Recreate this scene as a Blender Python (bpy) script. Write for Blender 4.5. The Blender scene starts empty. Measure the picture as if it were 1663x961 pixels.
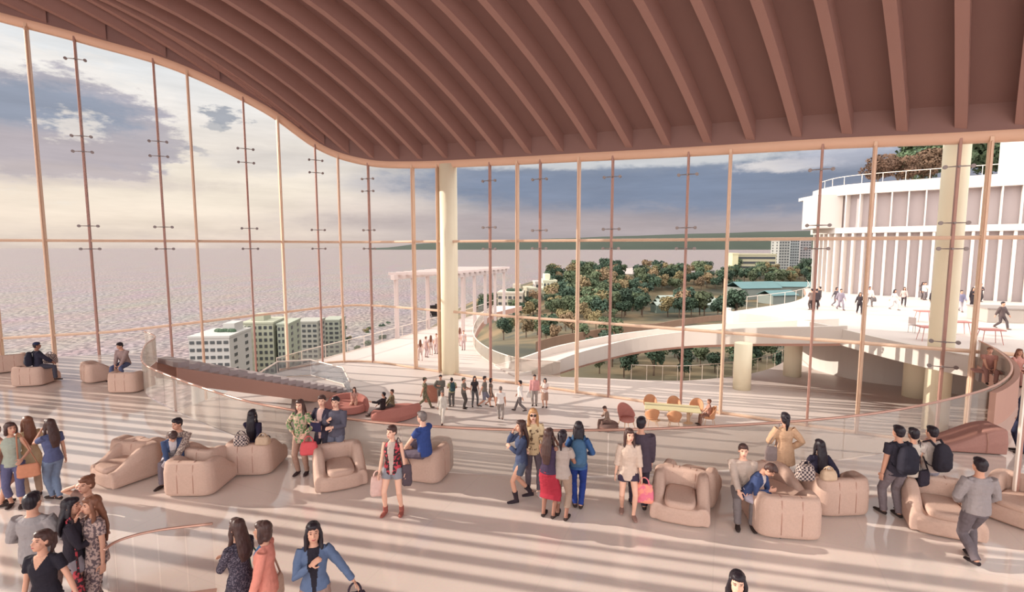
import bpy, bmesh, math, random
from mathutils import Vector, Matrix, noise, Quaternion
from mathutils.geometry import tessellate_polygon

scene = bpy.context.scene
col = scene.collection
PI = math.pi
rnd = random.Random(7)

# ------------------------------------------------------------------ camera
CAM_H = 5.0
PITCH = math.radians(5.48)
FPX = 819.0
CX, CY = 831.5, 480.5
cam_data = bpy.data.cameras.new('camera')
cam_data.sensor_width = 36.0
cam_data.lens = 36.0 * FPX / 1663.0
cam_data.clip_start = 0.1
cam_data.clip_end = 200000.0
cam = bpy.data.objects.new('camera', cam_data)
col.objects.link(cam)
cam.location = (0, 0, CAM_H)
cam.rotation_euler = (math.radians(90) - PITCH, 0, 0)
scene.camera = cam
CP, SP = math.cos(PITCH), math.sin(PITCH)

def ray(px, py):
    u = (px - CX) / FPX
    v = (py - CY) / FPX
    return Vector((u, CP - v * SP, -SP - v * CP))

def at_z(px, py, z=0.0):
    """Point of the horizontal plane z seen at a place of the photograph."""
    d = ray(px, py)
    t = (z - CAM_H) / d.z
    return Vector((d.x * t, d.y * t, z))

def at_y(px, py, Y):
    d = ray(px, py)
    t = Y / d.y
    return Vector((d.x * t, Y, CAM_H + d.z * t))

# ------------------------------------------------------------------ object helpers
def tag(o, label=None, cat=None, group=None, kind=None):
    if label: o['label'] = label
    if cat: o['category'] = cat
    if group: o['group'] = group
    if kind: o['kind'] = kind
    return o

def empty(name, loc=(0, 0, 0), rz=0.0):
    o = bpy.data.objects.new(name, None)
    col.objects.link(o)
    o.location = loc
    o.rotation_euler = (0, 0, rz)
    o.empty_display_size = 0.2
    return o

def link(name, me, mats=None, parent=None):
    o = bpy.data.objects.new(name, me)
    col.objects.link(o)
    if mats is not None:
        if not isinstance(mats, (list, tuple)): mats = [mats]
        if len(me.materials) == 0:
            for m in mats: me.materials.append(m)
    if parent is not None: o.parent = parent
    return o

def copy_tree(o, parent=None):
    c = o.copy()
    col.objects.link(c)
    c.parent = parent
    for ch in list(o.children):
        copy_tree(ch, c)
    return c

class MB:
    """Collects vertices and faces for one mesh."""
    def __init__(s):
        s.v = []; s.f = []; s.mi = []
    def add(s, vs, fs, mi=0):
        b = len(s.v)
        s.v.extend([tuple(v) for v in vs])
        for f in fs:
            s.f.append([b + i for i in f]); s.mi.append(mi)
    def box(s, c, size, rz=0.0, mi=0):
        cx, cy, cz = c; hx, hy, hz = size[0] / 2, size[1] / 2, size[2] / 2
        cr, sr = math.cos(rz), math.sin(rz)
        vs = []
        for dz in (-hz, hz):
            for dx, dy in ((-hx, -hy), (hx, -hy), (hx, hy), (-hx, hy)):
                vs.append((cx + dx * cr - dy * sr, cy + dx * sr + dy * cr, cz + dz))
        s.add(vs, [(3, 2, 1, 0), (4, 5, 6, 7), (0, 1, 5, 4), (1, 2, 6, 5), (2, 3, 7, 6), (3, 0, 4, 7)], mi)
    def tube(s, pts, radii, n=8, cap=True, mi=0, ref=None, prof=None):
        """Tube along pts; a radius is r or (a, b). ref = fixed direction the first axis keeps to."""
        pts = [Vector(p) for p in pts]
        m = len(pts)
        if not isinstance(radii, (list, tuple)): radii = [radii] * m
        rings = []
        prev = None
        for i, p in enumerate(pts):
            if i == 0: t = pts[1] - pts[0]
            elif i == m - 1: t = pts[-1] - pts[-2]
            else: t = (pts[i + 1] - pts[i]).normalized() + (pts[i] - pts[i - 1]).normalized()
            if t.length < 1e-9: t = Vector((0, 0, 1))
            t.normalize()
            if ref is not None:
                a = Vector(ref) - t * Vector(ref).dot(t)
            elif prev is None:
                a = t.orthogonal()
            else:
                a = prev - t * prev.dot(t)
            if a.length < 1e-6: a = t.orthogonal()
            a.normalize(); prev = a
            b = t.cross(a)
            r = radii[i]
            ra, rb = r if isinstance(r, (tuple, list)) else (r, r)
            ring = []
            for k in range(n):
                an = 2 * PI * k / n
                ca, sa = math.cos(an), math.sin(an)
                if prof:
                    ca = math.copysign(abs(ca) ** prof, ca); sa = math.copysign(abs(sa) ** prof, sa)
                ring.append(p + a * ca * ra + b * sa * rb)
            rings.append(ring)
        vs = [q for r in rings for q in r]
        fs = []
        for i in range(m - 1):
            for k in range(n):
                k2 = (k + 1) % n
                fs.append((i * n + k, i * n + k2, (i + 1) * n + k2, (i + 1) * n + k))
        if cap:
            fs.append(tuple(reversed(range(n))))
            fs.append(tuple((m - 1) * n + k for k in range(n)))
        s.add(vs, fs, mi)
    def ell(s, c, r, R=None, nu=12, nv=8, mi=0):
        c = Vector(c)
        vs = [Vector((0, 0, -r[2]))]
        for j in range(1, nv):
            ph = -PI / 2 + PI * j / nv
            for k in range(nu):
                th = 2 * PI * k / nu
                vs.append(Vector((r[0] * math.cos(ph) * math.cos(th), r[1] * math.cos(ph) * math.sin(th), r[2] * math.sin(ph))))
        vs.append(Vector((0, 0, r[2])))
        if R is not None: vs = [R @ v for v in vs]
        vs = [c + v for v in vs]
        fs = []
        for k in range(nu):
            fs.append((0, 1 + (k + 1) % nu, 1 + k))
        for j in range(nv - 2):
            for k in range(nu):
                a = 1 + j * nu + k; b = 1 + j * nu + (k + 1) % nu
                fs.append((a, b, b + nu, a + nu))
        top = len(vs) - 1; o = 1 + (nv - 2) * nu
        for k in range(nu):
            fs.append((top, o + k, o + (k + 1) % nu))
        s.add(vs, fs, mi)
    def prism(s, poly, z0, z1, mi=0, mside=None, bottom=True):
        """Vertical prism over a plan polygon (counter-clockwise); z0, z1 numbers or functions of (x, y)."""
        if mside is None: mside = mi
        zf0 = z0 if callable(z0) else (lambda x, y: z0)
        zf1 = z1 if callable(z1) else (lambda x, y: z1)
        area = sum(poly[i][0] * poly[(i + 1) % len(poly)][1] - poly[(i + 1) % len(poly)][0] * poly[i][1] for i in range(len(poly)))
        if area < 0: poly = list(reversed(poly))
        n = len(poly)
        tris = tessellate_polygon([[Vector((p[0], p[1], 0)) for p in poly]])
        def up(t):
            a, b, c = [poly[i] for i in t]
            return (b[0] - a[0]) * (c[1] - a[1]) - (b[1] - a[1]) * (c[0] - a[0]) > 0
        tris = [t if up(t) else (t[0], t[2], t[1]) for t in tris]
        s.add([(p[0], p[1], zf1(p[0], p[1])) for p in poly], tris, mi)
        if bottom:
            s.add([(p[0], p[1], zf0(p[0], p[1])) for p in poly], [(t[0], t[2], t[1]) for t in tris], mside)
        vs = []; fs = []
        for i, p in enumerate(poly):
            vs += [(p[0], p[1], zf0(*p[:2])), (p[0], p[1], zf1(*p[:2]))]
        for i in range(n):
            j = (i + 1) % n
            fs.append((2 * i, 2 * j, 2 * j + 1, 2 * i + 1))
        s.add(vs, fs, mside)
    def mesh(s, name, smooth=False):
        me = bpy.data.meshes.new(name)
        me.from_pydata(s.v, [], s.f)
        if any(s.mi):
            me.polygons.foreach_set('material_index', s.mi)
        if smooth:
            me.polygons.foreach_set('use_smooth', [True] * len(me.polygons))
        me.validate()
        me.update()
        return me
    def build(s, name, mats, parent=None, smooth=False, weld=False):
        me = s.mesh(name, smooth)
        if weld:
            bm = bmesh.new(); bm.from_mesh(me)
            bmesh.ops.remove_doubles(bm, verts=bm.verts, dist=1e-4)
            bmesh.ops.recalc_face_normals(bm, faces=bm.faces)
            bm.to_mesh(me); bm.free()
        return link(name, me, mats, parent)

def bevel(o, w, seg=2):
    m = o.modifiers.new('bevel', 'BEVEL'); m.width = w; m.segments = seg; m.limit_method = 'ANGLE'
    return o

def catmull(pts, per=8, closed=False):
    pts = [Vector(p) for p in pts]
    out = []
    n = len(pts)
    rng = range(n) if closed else range(n - 1)
    for i in rng:
        p1, p2 = pts[i % n], pts[(i + 1) % n]
        p0 = pts[(i - 1) % n] if (closed or i > 0) else p1 * 2 - p2
        p3 = pts[(i + 2) % n] if (closed or i + 2 < n) else p2 * 2 - p1
        for k in range(per):
            t = k / per
            out.append(0.5 * ((2 * p1) + (p2 - p0) * t + (2 * p0 - 5 * p1 + 4 * p2 - p3) * t * t + (3 * p1 - p0 - 3 * p2 + p3) * t ** 3))
    if not closed: out.append(pts[-1].copy())
    return out

def lerp(a, b, t): return a + (b - a) * t
def clamp(x, a=0.0, b=1.0): return max(a, min(b, x))
def smooth01(x):
    x = clamp(x); return x * x * (3 - 2 * x)
def interp(x, tab):
    if x <= tab[0][0]: return tab[0][1]
    for (a, va), (b, vb) in zip(tab, tab[1:]):
        if x <= b: return va + (vb - va) * (x - a) / (b - a)
    return tab[-1][1]

# ------------------------------------------------------------------ materials
def srgb(r, g, b):
    f = lambda c: ((c / 255 + 0.055) / 1.055) ** 2.4 if c / 255 > 0.04045 else c / 255 / 12.92
    return (f(r), f(g), f(b), 1.0)

MATS = {}
def mat(name, c, rough=0.7, var=0.10, scale=6.0, metal=0.0, spec=0.3, bump=0.0, bscale=60.0, objvar=0.0, coord='Object', sheen=0.0):
    """Principled material with soft procedural colour variation. c is an sRGB triple."""
    if name in MATS: return MATS[name]
    m = bpy.data.materials.new(name); m.use_nodes = True
    nt = m.node_tree; N = nt.nodes; L = nt.links
    b = N['Principled BSDF']
    base = srgb(*c)
    b.inputs['Roughness'].default_value = rough
    b.inputs['Metallic'].default_value = metal
    b.inputs['Specular IOR Level'].default_value = spec
    tc = N.new('ShaderNodeTexCoord')
    nz = N.new('ShaderNodeTexNoise'); nz.inputs['Scale'].default_value = scale; nz.inputs['Detail'].default_value = 4
    L.new(tc.outputs[coord], nz.inputs['Vector'])
    mx = N.new('ShaderNodeMix'); mx.data_type = 'RGBA'
    mx.inputs[6].default_value = tuple(x * (1 - var) for x in base[:3]) + (1,)
    mx.inputs[7].default_value = tuple(min(1, x * (1 + var)) for x in base[:3]) + (1,)
    L.new(nz.outputs['Fac'], mx.inputs[0])
    last = mx.outputs[2]
    if objvar:
        oi = N.new('ShaderNodeObjectInfo')
        hs = N.new('ShaderNodeHueSaturation')
        mr = N.new('ShaderNodeMapRange'); mr.inputs[3].default_value = 1 - objvar; mr.inputs[4].default_value = 1 + objvar
        mh = N.new('ShaderNodeMapRange'); mh.inputs[3].default_value = 0.5 - objvar * 0.09; mh.inputs[4].default_value = 0.5 + objvar * 0.06
        ad = N.new('ShaderNodeMath'); ad.operation = 'MULTIPLY'; ad.inputs[1].default_value = 7.31
        fr = N.new('ShaderNodeMath'); fr.operation = 'FRACT'
        L.new(oi.outputs['Random'], mr.inputs[0]); L.new(oi.outputs['Random'], ad.inputs[0]); L.new(ad.outputs[0], fr.inputs[0]); L.new(fr.outputs[0], mh.inputs[0])
        L.new(mr.outputs[0], hs.inputs['Value']); L.new(mh.outputs[0], hs.inputs['Hue']); L.new(last, hs.inputs['Color'])
        last = hs.outputs[0]
    L.new(last, b.inputs['Base Color'])
    if bump:
        n2 = N.new('ShaderNodeTexNoise'); n2.inputs['Scale'].default_value = bscale; n2.inputs['Detail'].default_value = 3
        L.new(tc.outputs[coord], n2.inputs['Vector'])
        bp = N.new('ShaderNodeBump'); bp.inputs['Strength'].default_value = bump; bp.inputs['Distance'].default_value = 0.02
        L.new(n2.outputs['Fac'], bp.inputs['Height']); L.new(bp.outputs[0], b.inputs['Normal'])
    MATS[name] = m
    return m

def pattern_mat(name, c1, c2, scale=14.0, thr=0.5, rough=0.8, kind='noise'):
    """Two-colour printed cloth."""
    if name in MATS: return MATS[name]
    m = bpy.data.materials.new(name); m.use_nodes = True
    nt = m.node_tree; N = nt.nodes; L = nt.links
    b = N['Principled BSDF']; b.inputs['Roughness'].default_value = rough
    b.inputs['Specular IOR Level'].default_value = 0.2
    tc = N.new('ShaderNodeTexCoord')
    if kind == 'noise':
        t = N.new('ShaderNodeTexNoise'); t.inputs['Scale'].default_value = scale; t.inputs['Detail'].default_value = 2; out = t.outputs['Fac']
    elif kind == 'voronoi':
        t = N.new('ShaderNodeTexVoronoi'); t.inputs['Scale'].default_value = scale; out = t.outputs['Distance']
    else:
        t = N.new('ShaderNodeTexChecker'); t.inputs['Scale'].default_value = scale; out = t.outputs['Fac']
    L.new(tc.outputs['Object'], t.inputs['Vector'])
    cr = N.new('ShaderNodeValToRGB')
    cr.color_ramp.elements[0].position = thr - 0.04; cr.color_ramp.elements[0].color = srgb(*c1)
    cr.color_ramp.elements[1].position = thr + 0.04; cr.color_ramp.elements[1].color = srgb(*c2)
    L.new(out, cr.inputs[0]); L.new(cr.outputs[0], b.inputs['Base Color'])
    MATS[name] = m
    return m

def glass_mat(name, tint, refl=0.9, rough=0.01, haze=0.0, hazecol=(0.8, 0.75, 0.72)):
    """Clear sheet glass: a tinted straight view through, a Fresnel mirror on top and an optional faint film."""
    m = bpy.data.materials.new(name); m.use_nodes = True
    nt = m.node_tree; N = nt.nodes; L = nt.links
    N.remove(N['Principled BSDF'])
    out = N['Material Output']
    tr = N.new('ShaderNodeBsdfTransparent'); tr.inputs[0].default_value = tint + (1,)
    gl = N.new('ShaderNodeBsdfGlossy'); gl.inputs['Roughness'].default_value = rough
    fr = N.new('ShaderNodeFresnel'); fr.inputs['IOR'].default_value = 1.45
    mu = N.new('ShaderNodeMath'); mu.operation = 'MULTIPLY'; mu.inputs[1].default_value = refl
    L.new(fr.outputs[0], mu.inputs[0])
    cap = N.new('ShaderNodeMath'); cap.operation = 'MINIMUM'; cap.inputs[1].default_value = 0.10; L.new(mu.outputs[0], cap.inputs[0]); mu = cap
    first = tr.outputs[0]
    if haze:
        df = N.new('ShaderNodeBsdfDiffuse'); df.inputs[0].default_value = hazecol + (1,)
        mh = N.new('ShaderNodeMixShader'); mh.inputs[0].default_value = haze
        L.new(tr.outputs[0], mh.inputs[1]); L.new(df.outputs[0], mh.inputs[2]); first = mh.outputs[0]
    mx = N.new('ShaderNodeMixShader')
    L.new(mu.outputs[0], mx.inputs[0]); L.new(first, mx.inputs[1]); L.new(gl.outputs[0], mx.inputs[2])
    L.new(mx.outputs[0], out.inputs[0])
    return m

def floor_mat(name, c, c2, rough, joint=None, jsize=(3.0, 3.0), spec=0.5, rot=0.0):
    m = bpy.data.materials.new(name); m.use_nodes = True
    nt = m.node_tree; N = nt.nodes; L = nt.links
    b = N['Principled BSDF']; b.inputs['Specular IOR Level'].default_value = spec
    tc = N.new('ShaderNodeTexCoord')
    nz = N.new('ShaderNodeTexNoise'); nz.inputs['Scale'].default_value = 0.35; nz.inputs['Detail'].default_value = 6
    L.new(tc.outputs['Object'], nz.inputs['Vector'])
    mx = N.new('ShaderNodeMix'); mx.data_type = 'RGBA'
    mx.inputs[6].default_value = srgb(*c); mx.inputs[7].default_value = srgb(*c2)
    L.new(nz.outputs['Fac'], mx.inputs[0])
    last = mx.outputs[2]
    fine = N.new('ShaderNodeTexNoise'); fine.inputs['Scale'].default_value = 28; fine.inputs['Detail'].default_value = 3
    L.new(tc.outputs['Object'], fine.inputs['Vector'])
    f2 = N.new('ShaderNodeMix'); f2.data_type = 'RGBA'; f2.blend_type = 'MULTIPLY'; f2.inputs[0].default_value = 0.12
    L.new(last, f2.inputs[6]); L.new(fine.outputs['Color'], f2.inputs[7]); last = f2.outputs[2]
    if joint:
        mp = N.new('ShaderNodeMapping'); mp.inputs['Rotation'].default_value = (0, 0, rot)
        L.new(tc.outputs['Object'], mp.inputs[0])
        br = N.new('ShaderNodeTexBrick')
        br.offset = 0.0
        br.inputs['Scale'].default_value = 1.0
        br.inputs['Brick Width'].default_value = jsize[0]; br.inputs['Row Height'].default_value = jsize[1]
        br.inputs['Mortar Size'].default_value = 0.012; br.inputs['Mortar Smooth'].default_value = 0.2
        br.inputs['Color1'].default_value = (1, 1, 1, 1); br.inputs['Color2'].default_value = (0.97, 0.97, 0.97, 1)
        br.inputs['Mortar'].default_value = (joint, joint, joint, 1)
        L.new(mp.outputs[0], br.inputs['Vector'])
        m3 = N.new('ShaderNodeMix'); m3.data_type = 'RGBA'; m3.blend_type = 'MULTIPLY'; m3.inputs[0].default_value = 1.0
        L.new(last, m3.inputs[6]); L.new(br.outputs['Color'], m3.inputs[7]); last = m3.outputs[2]
    L.new(last, b.inputs['Base Color'])
    rr = N.new('ShaderNodeMapRange'); rr.inputs[3].default_value = rough * 0.7; rr.inputs[4].default_value = rough * 1.3
    L.new(nz.outputs['Fac'], rr.inputs[0]); L.new(rr.outputs[0], b.inputs['Roughness'])
    MATS[name] = m
    return m

M_floor = floor_mat('polished_stone_floor', (232, 216, 206), (222, 203, 192), 0.07, joint=0.94, jsize=(2.4, 2.4), spec=1.0, rot=0.4)
M_lower = floor_mat('pale_terrace_paving', (224, 210, 203), (215, 201, 194), 0.45, joint=0.93, jsize=(6.0, 1.5), spec=0.3, rot=-0.12)
M_plaza = floor_mat('pale_plaza_paving', (214, 203, 197), (206, 194, 188), 0.5, joint=0.96, jsize=(4.0, 4.0), spec=0.3, rot=0.6)
M_white = mat('cream_painted_concrete', (212, 203, 196), 0.6, 0.03, 0.6)
M_cream = mat('warm_cream_column_render', (250, 240, 212), 0.55, 0.04, 0.8)
M_terra = mat('terracotta_soffit', (192, 150, 134), 0.7, 0.06, 0.5)
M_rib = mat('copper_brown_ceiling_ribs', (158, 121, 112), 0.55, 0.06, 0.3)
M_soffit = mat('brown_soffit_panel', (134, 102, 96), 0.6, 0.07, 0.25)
M_fascia = mat('rose_copper_fascia', (226, 186, 160), 0.45, 0.05, 0.4)
M_mull = mat('champagne_mullion', (226, 192, 166), 0.4, 0.06, 0.6, metal=0.15)
M_mull2 = mat('rose_copper_mullion', (172, 132, 120), 0.4, 0.12, 3.0, metal=0.2)
M_steel = mat('dark_steel_fitting', (140, 128, 126), 0.4, 0.08, 6, metal=0.3)
M_rail = mat('brushed_rose_rail', (205, 160, 142), 0.3, 0.05, 3, metal=0.5)
M_pale_rail = mat('pale_metal_rail', (240, 225, 212), 0.35, 0.04, 3, metal=0.1)
M_glass = glass_mat('clear_facade_glass', (0.975, 0.972, 0.968), 0.0, 0.0)
M_balglass = glass_mat('balustrade_glass', (0.92, 0.90, 0.875), 0.3, 0.01, haze=0.26, hazecol=(0.64, 0.58, 0.52))
M_grey = mat('pale_grey_facade_panel', (176, 164, 164), 0.7, 0.04, 0.5)
# ------------------------------------------------------------------ levels
Z_UP, Z_LOW = 0.0, -3.8

# ------------------------------------------------------------------ curtain wall line: x, y, fascia underside height, ceiling rise factor
WALL = [(-54, -14, 27, .6), (-54, 0, 26.5, .6), (-52, 12, 25.5, .6), (-46, 20, 23.5, .6), (-38, 25, 20.8, .55), (-31, 28.5, 18.2, .42), (-25.5, 31, 17.1, .45),
        (-21, 33, 16.1, .6), (-16.8, 35.6, 14.2, .78), (-14.0, 38.0, 12.1, .9), (-10.8, 38.2, 11.1, .97), (-7, 36.2, 10.6, 1), (-1.3, 32.9, 10.25, 1),
        (3.9, 30.1, 10.05, 1), (8.7, 27.5, 9.85, 1), (14.5, 24.3, 9.65, 1), (19.3, 21.7, 9.4, 1), (24, 19.1, 9.25, 1), (29, 16, 9.15, 1), (34, 12, 9.1, 1), (38, 6, 9.0, 1), (40, 0, 9.0, 1), (40, -14, 9.0, 1)]
_c4 = []
for i in range(len(WALL) - 1):
    p1, p2 = WALL[i], WALL[i + 1]
    p0 = WALL[i - 1] if i else tuple(2 * a - b for a, b in zip(p1, p2))
    p3 = WALL[i + 2] if i + 2 < len(WALL) else tuple(2 * b - a for a, b in zip(p1, p2))
    for k in range(10):
        t = k / 10
        _c4.append([0.5 * (2 * b + (c - a) * t + (2 * a - 5 * b + 4 * c - d) * t * t + (3 * b - a - 3 * c + d) * t ** 3) for a, b, c, d in zip(p0, p1, p2, p3)])
_c4.append(list(WALL[-1]))
_arc = [0.0]
for a, b in zip(_c4, _c4[1:]):
    _arc.append(_arc[-1] + math.hypot(b[0] - a[0], b[1] - a[1]))
ARC_END = _arc[-1]
def wall_at(s):
    s = clamp(s, 0, ARC_END - 1e-6)
    lo, hi = 0, len(_arc) - 1
    while hi - lo > 1:
        m = (lo + hi) // 2
        if _arc[m] <= s: lo = m
        else: hi = m
    t = (s - _arc[lo]) / max(1e-9, _arc[lo + 1] - _arc[lo])
    return [lerp(a, b, t) for a, b in zip(_c4[lo], _c4[lo + 1])]
def wall_tan(s):
    a = wall_at(s - 0.3); b = wall_at(s + 0.3)
    return Vector((b[0] - a[0], b[1] - a[1], 0)).normalized()
def wall_s_at(px, py):
    """Arc length where the wall line is met by the vertical plane through a photo column."""
    d = ray(px, py); k = d.x / d.y
    best = None
    for i in range(len(_c4) - 1):
        a, b = _c4[i], _c4[i + 1]
        fa, fb = a[0] - k * a[1], b[0] - k * b[1]
        if fa * fb <= 0 and (a[1] > 3 or b[1] > 3) and fa != fb:
            t = fa / (fa - fb)
            best = _arc[i] + t * (_arc[i + 1] - _arc[i])
    return best

# ------------------------------------------------------------------ ceiling with ribs
ceiling = empty('ceiling'); tag(ceiling, kind='structure')
RDIR = Vector((-0.69, -0.725, 0)).normalized()
def rise(t):
    return 0.78 * t - 0.02 * t * t if t < 16 else 0.78 * 16 - 0.02 * 256 + 0.14 * (t - 16)
def ceil_pt(s, t, dz=0.0):
    X, Y, z, f = wall_at(s)
    t = min(t, (X + 53.5) / 0.69)          # the roof stops over the west glass
    return Vector((X, Y, z + 0.5 + rise(t) * f + dz)) + RDIR * t
RIB_PX = [(1658, 210), (1560, 215), (1465, 218), (1376, 222), (1295, 226), (1220, 230), (1150, 234), (1084, 239), (1023, 241), (965, 245), (912, 247), (860, 250), (814, 253), (770, 256), (725, 259),
          (684, 261), (647, 262), (606, 259), (565, 250), (525, 235), (485, 215), (440, 185), (356, 140), (269, 102), (172, 70), (75, 37)]
RIB_S = sorted(wall_s_at(*p) for p in RIB_PX)
first, last = RIB_S[0], RIB_S[-1]
RIB_S = [first - 2.6 * k for k in range(3, 0, -1)] + RIB_S + [last + 2.1 * k for k in range(1, 9)]
RIB_DEPTH, RIB_W = 0.95, 0.40
NRM = Vector((RDIR.y, -RDIR.x, 0))
ts = [0, .6, 1.5, 2.6, 4, 5.5, 7, 8.5, 10, 12, 14, 16, 19, 23, 28, 34, 42, 52]
for s in RIB_S:
    mb = MB()
    vs = []
    for t in ts:
        p = ceil_pt(s, t)
        for side, dz in ((-1, 0), (1, 0), (1, RIB_DEPTH + 0.05), (-1, RIB_DEPTH + 0.05)):
            vs.append(p + NRM * side * RIB_W / 2 + Vector((0, 0, dz)))
    fs = []
    for i in range(len(ts) - 1):
        for k in range(4):
            k2 = (k + 1) % 4
            fs.append((i * 4 + k, (i + 1) * 4 + k, (i + 1) * 4 + k2, i * 4 + k2))
    fs += [(0, 1, 2, 3), tuple((len(ts) - 1) * 4 + k for k in (3, 2, 1, 0))]
    mb.add(vs, fs)
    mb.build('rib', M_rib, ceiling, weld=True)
# soffit between the ribs
mb = MB()
ns = 180
ss = [RIB_S[0] - 1 + (RIB_S[-1] - RIB_S[0] + 2) * i / ns for i in range(ns + 1)]
vs = [ceil_pt(s, t, RIB_DEPTH) for s in ss for t in ts]
vs += [ceil_pt(s, t, RIB_DEPTH + 0.4) for s in ss for t in ts]
nt_ = len(ts); off = len(vs) // 2
fs = []
for i in range(ns):
    for j in range(nt_ - 1):
        a = i * nt_ + j
        fs.append((a, a + 1, a + nt_ + 1, a + nt_))
        fs.append((off + a, off + a + nt_, off + a + nt_ + 1, off + a + 1))
mb.add(vs, fs)
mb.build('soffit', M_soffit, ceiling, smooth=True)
# inner face band behind the rib ends, and the rounded edge beam
mb = MB(); ring = []
ss_edge = [1.0 + (RIB_S[-1] - 1.0) * i / 260 for i in range(261)]
def edge_path(off_in, z_off):
    out = []
    for s in ss_edge:
        X, Y, z, f = wall_at(s)
        t = wall_tan(s); n = Vector((t.y, -t.x, 0))     # towards the room
        out.append(Vector((X, Y, z + z_off)) + n * off_in)
    return out
A = edge_path(0.10, 0.42); B = edge_path(0.10, 1.75); C_ = edge_path(-0.55, 1.75); D = edge_path(-0.55, 0.42)
vs = []
for a, b, c, d in zip(A, B, C_, D): vs += [a, b, c, d]
fs = []
for i in range(len(ss_edge) - 1):
    for k in range(4):
        fs.append((i * 4 + k, i * 4 + (k + 1) % 4, (i + 1) * 4 + (k + 1) % 4, (i + 1) * 4 + k))
mb.add(vs, fs)
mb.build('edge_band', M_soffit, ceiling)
mb = MB()
path = edge_path(-0.15, 0.26)
mb.tube(path, [(0.30, 0.27)] * len(path), n=12, ref=(0, 0, 1), prof=0.75)
fa = mb.build('trim_1', M_fascia, None, smooth=True); tag(fa, kind='structure')

# ------------------------------------------------------------------ curtain wall
cw = empty('window_1'); tag(cw, kind='structure')
MULL = [(73, 0), (147, 1), (268, 1), (320, 0), (406, 1), (459, 0), (517, 1), (553, 0), (601, 1), (672, 0), (712, 0), (796, 1), (840, 0), (877, 1), (939, 0), (993, 1), (1114, 1), (1181, 0),
        (1327, 1), (1411, 0), (1546, 1), (1595, 0)]
Z_T1 = 5.42
def rail2_z(X): return interp(X, [(-40, -0.3), (-25, -0.25), (-18, 0.3), (-12, 0.62), (20, 0.55), (40, 0.5)])
spider_me = MB()
spider_me.tube([(-0.44, -0.10, 0), (-0.15, -0.15, 0), (0.15, -0.15, 0), (0.44, -0.10, 0)], [0.016, 0.026, 0.026, 0.016], n=6)
for sx in (-0.46, 0.46):
    spider_me.tube([(sx, -0.12, 0), (sx, -0.02, 0)], [0.085, 0.085], n=12)
spider_me.tube([(0, -0.20, 0), (0, 0.0, 0)], [0.05, 0.05], n=8)
spider_me = spider_me.mesh('spider_fitting'); spider_me.materials.append(M_steel)
mull_s = []
def add_mullion(s, kind, low):
    X, Y, ze, f = wall_at(s)
    t = wall_tan(s); ang = math.atan2(t.y, t.x)
    mb = MB()
    w, d = (0.15, 0.30) if kind == 0 else (0.11, 0.22)
    mb.box((0, 0, (low + ze + 0.2) / 2), (w, d, ze + 0.2 - low))
    if kind == 0:
        mb.box((0, -d / 2 - 0.03, (low + ze) / 2), (w * 0.45, 0.06, ze - low))
    o = mb.build('mullion', M_mull if (kind == 0) else M_mull2, cw)
    o.location = (X, Y, 0); o.rotation_euler = (0, 0, ang)
    bevel(o, 0.015, 1)
    if kind == 1:
        hs = [6.3, 4.92] if X < -1 else [6.05, 4.95]
        top = ze - 1.0
        if X < -5: hs += [min(top, 11.6), min(top, 11.6) - 0.9]
        else: hs += [top]
        if X < -23: hs += [16.0]
        if X > 17: hs += [0.9, -0.2, -3.2]
        for h in hs:
            sp = link('spider_fitting', spider_me, None, o)
            sp.location = (0, -0.05, h)
for px, kind in MULL:
    s = wall_s_at(px, 395); mull_s.append(s)
    X, Y, ze, f = wall_at(s)
    add_mullion(s, kind, Z_LOW if X > -17.5 else -9.0)
extra_l = [mull_s[0] - 2.4 * k for k in range(1, 4)]
extra_r = [mull_s[-1] + 2.6 * k for k in range(1, 9)]
for s in extra_l + extra_r:
    if s > 0.5: add_mullion(s, 0, -9.0 if s < mull_s[0] else Z_LOW); mull_s.append(s)
mull_s.sort()
for a, b in zip(mull_s, mull_s[1:]):
    A = wall_at(a); B = wall_at(b)
    if A[0] < -33: continue
    pa, pb = Vector((A[0], A[1], 0)), Vector((B[0], B[1], 0))
    d = (pb - pa); n = Vector((-d.y, d.x, 0)).normalized() * 0.012
    la = Z_LOW if A[0] > -17.5 else -9.0
    mb = MB()
    q = [pa + Vector((0, 0, la)), pb + Vector((0, 0, la)), pb + Vector((0, 0, B[2] + 0.1)), pa + Vector((0, 0, A[2] + 0.1))]
    mb.add([v + n for v in q] + [v - n for v in q], [(0, 1, 2, 3), (7, 6, 5, 4), (0, 4, 5, 1), (1, 5, 6, 2), (2, 6, 7, 3), (3, 7, 4, 0)])
    mb.build('glass_pane', M_glass, cw)
s0, s1 = mull_s[0], mull_s[-1]
sl = [s0 + (s1 - s0) * i / 160 for i in range(161)]
for zf, r, m in ((lambda X: Z_T1, (0.085, 0.09), M_mull), (rail2_z, (0.085, 0.09), M_mull), (lambda X: Z_LOW + 0.06, (0.07, 0.10), M_mull)):
    mb = MB(); pts = []
    for s in sl:
        X, Y, ze, f = wall_at(s)
        if zf(0) < -3 and X < -17: continue
        pts.append(Vector((X, Y, zf(X))))
    mb.tube(pts, [r] * len(pts), n=8, ref=(0, 0, 1), prof=0.6)
    mb.build('transom', m, cw, smooth=False)

# unseen fins added outside the west glass to cast stripes across the lobby floor
fr_ = random.Random(5)
s = 2.0
while s < 120:
    s += 0.34 + 0.42 * fr_.random() ** 1.5
    X, Y, ze, f = wall_at(s)
    if Y > 0 and X / max(Y, .1) > -1.10: break
    t = wall_tan(s); n = Vector((-t.y, t.x, 0))
    mb = MB()
    w = 0.08 + 0.16 * fr_.random()
    mb.box((0, 0, (ze - 4) / 2), (w, w, ze + 4))
    o = mb.build('stripe_fin', M_mull, cw); o.location = Vector((X, Y, 0)) + n * 0.7

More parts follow.
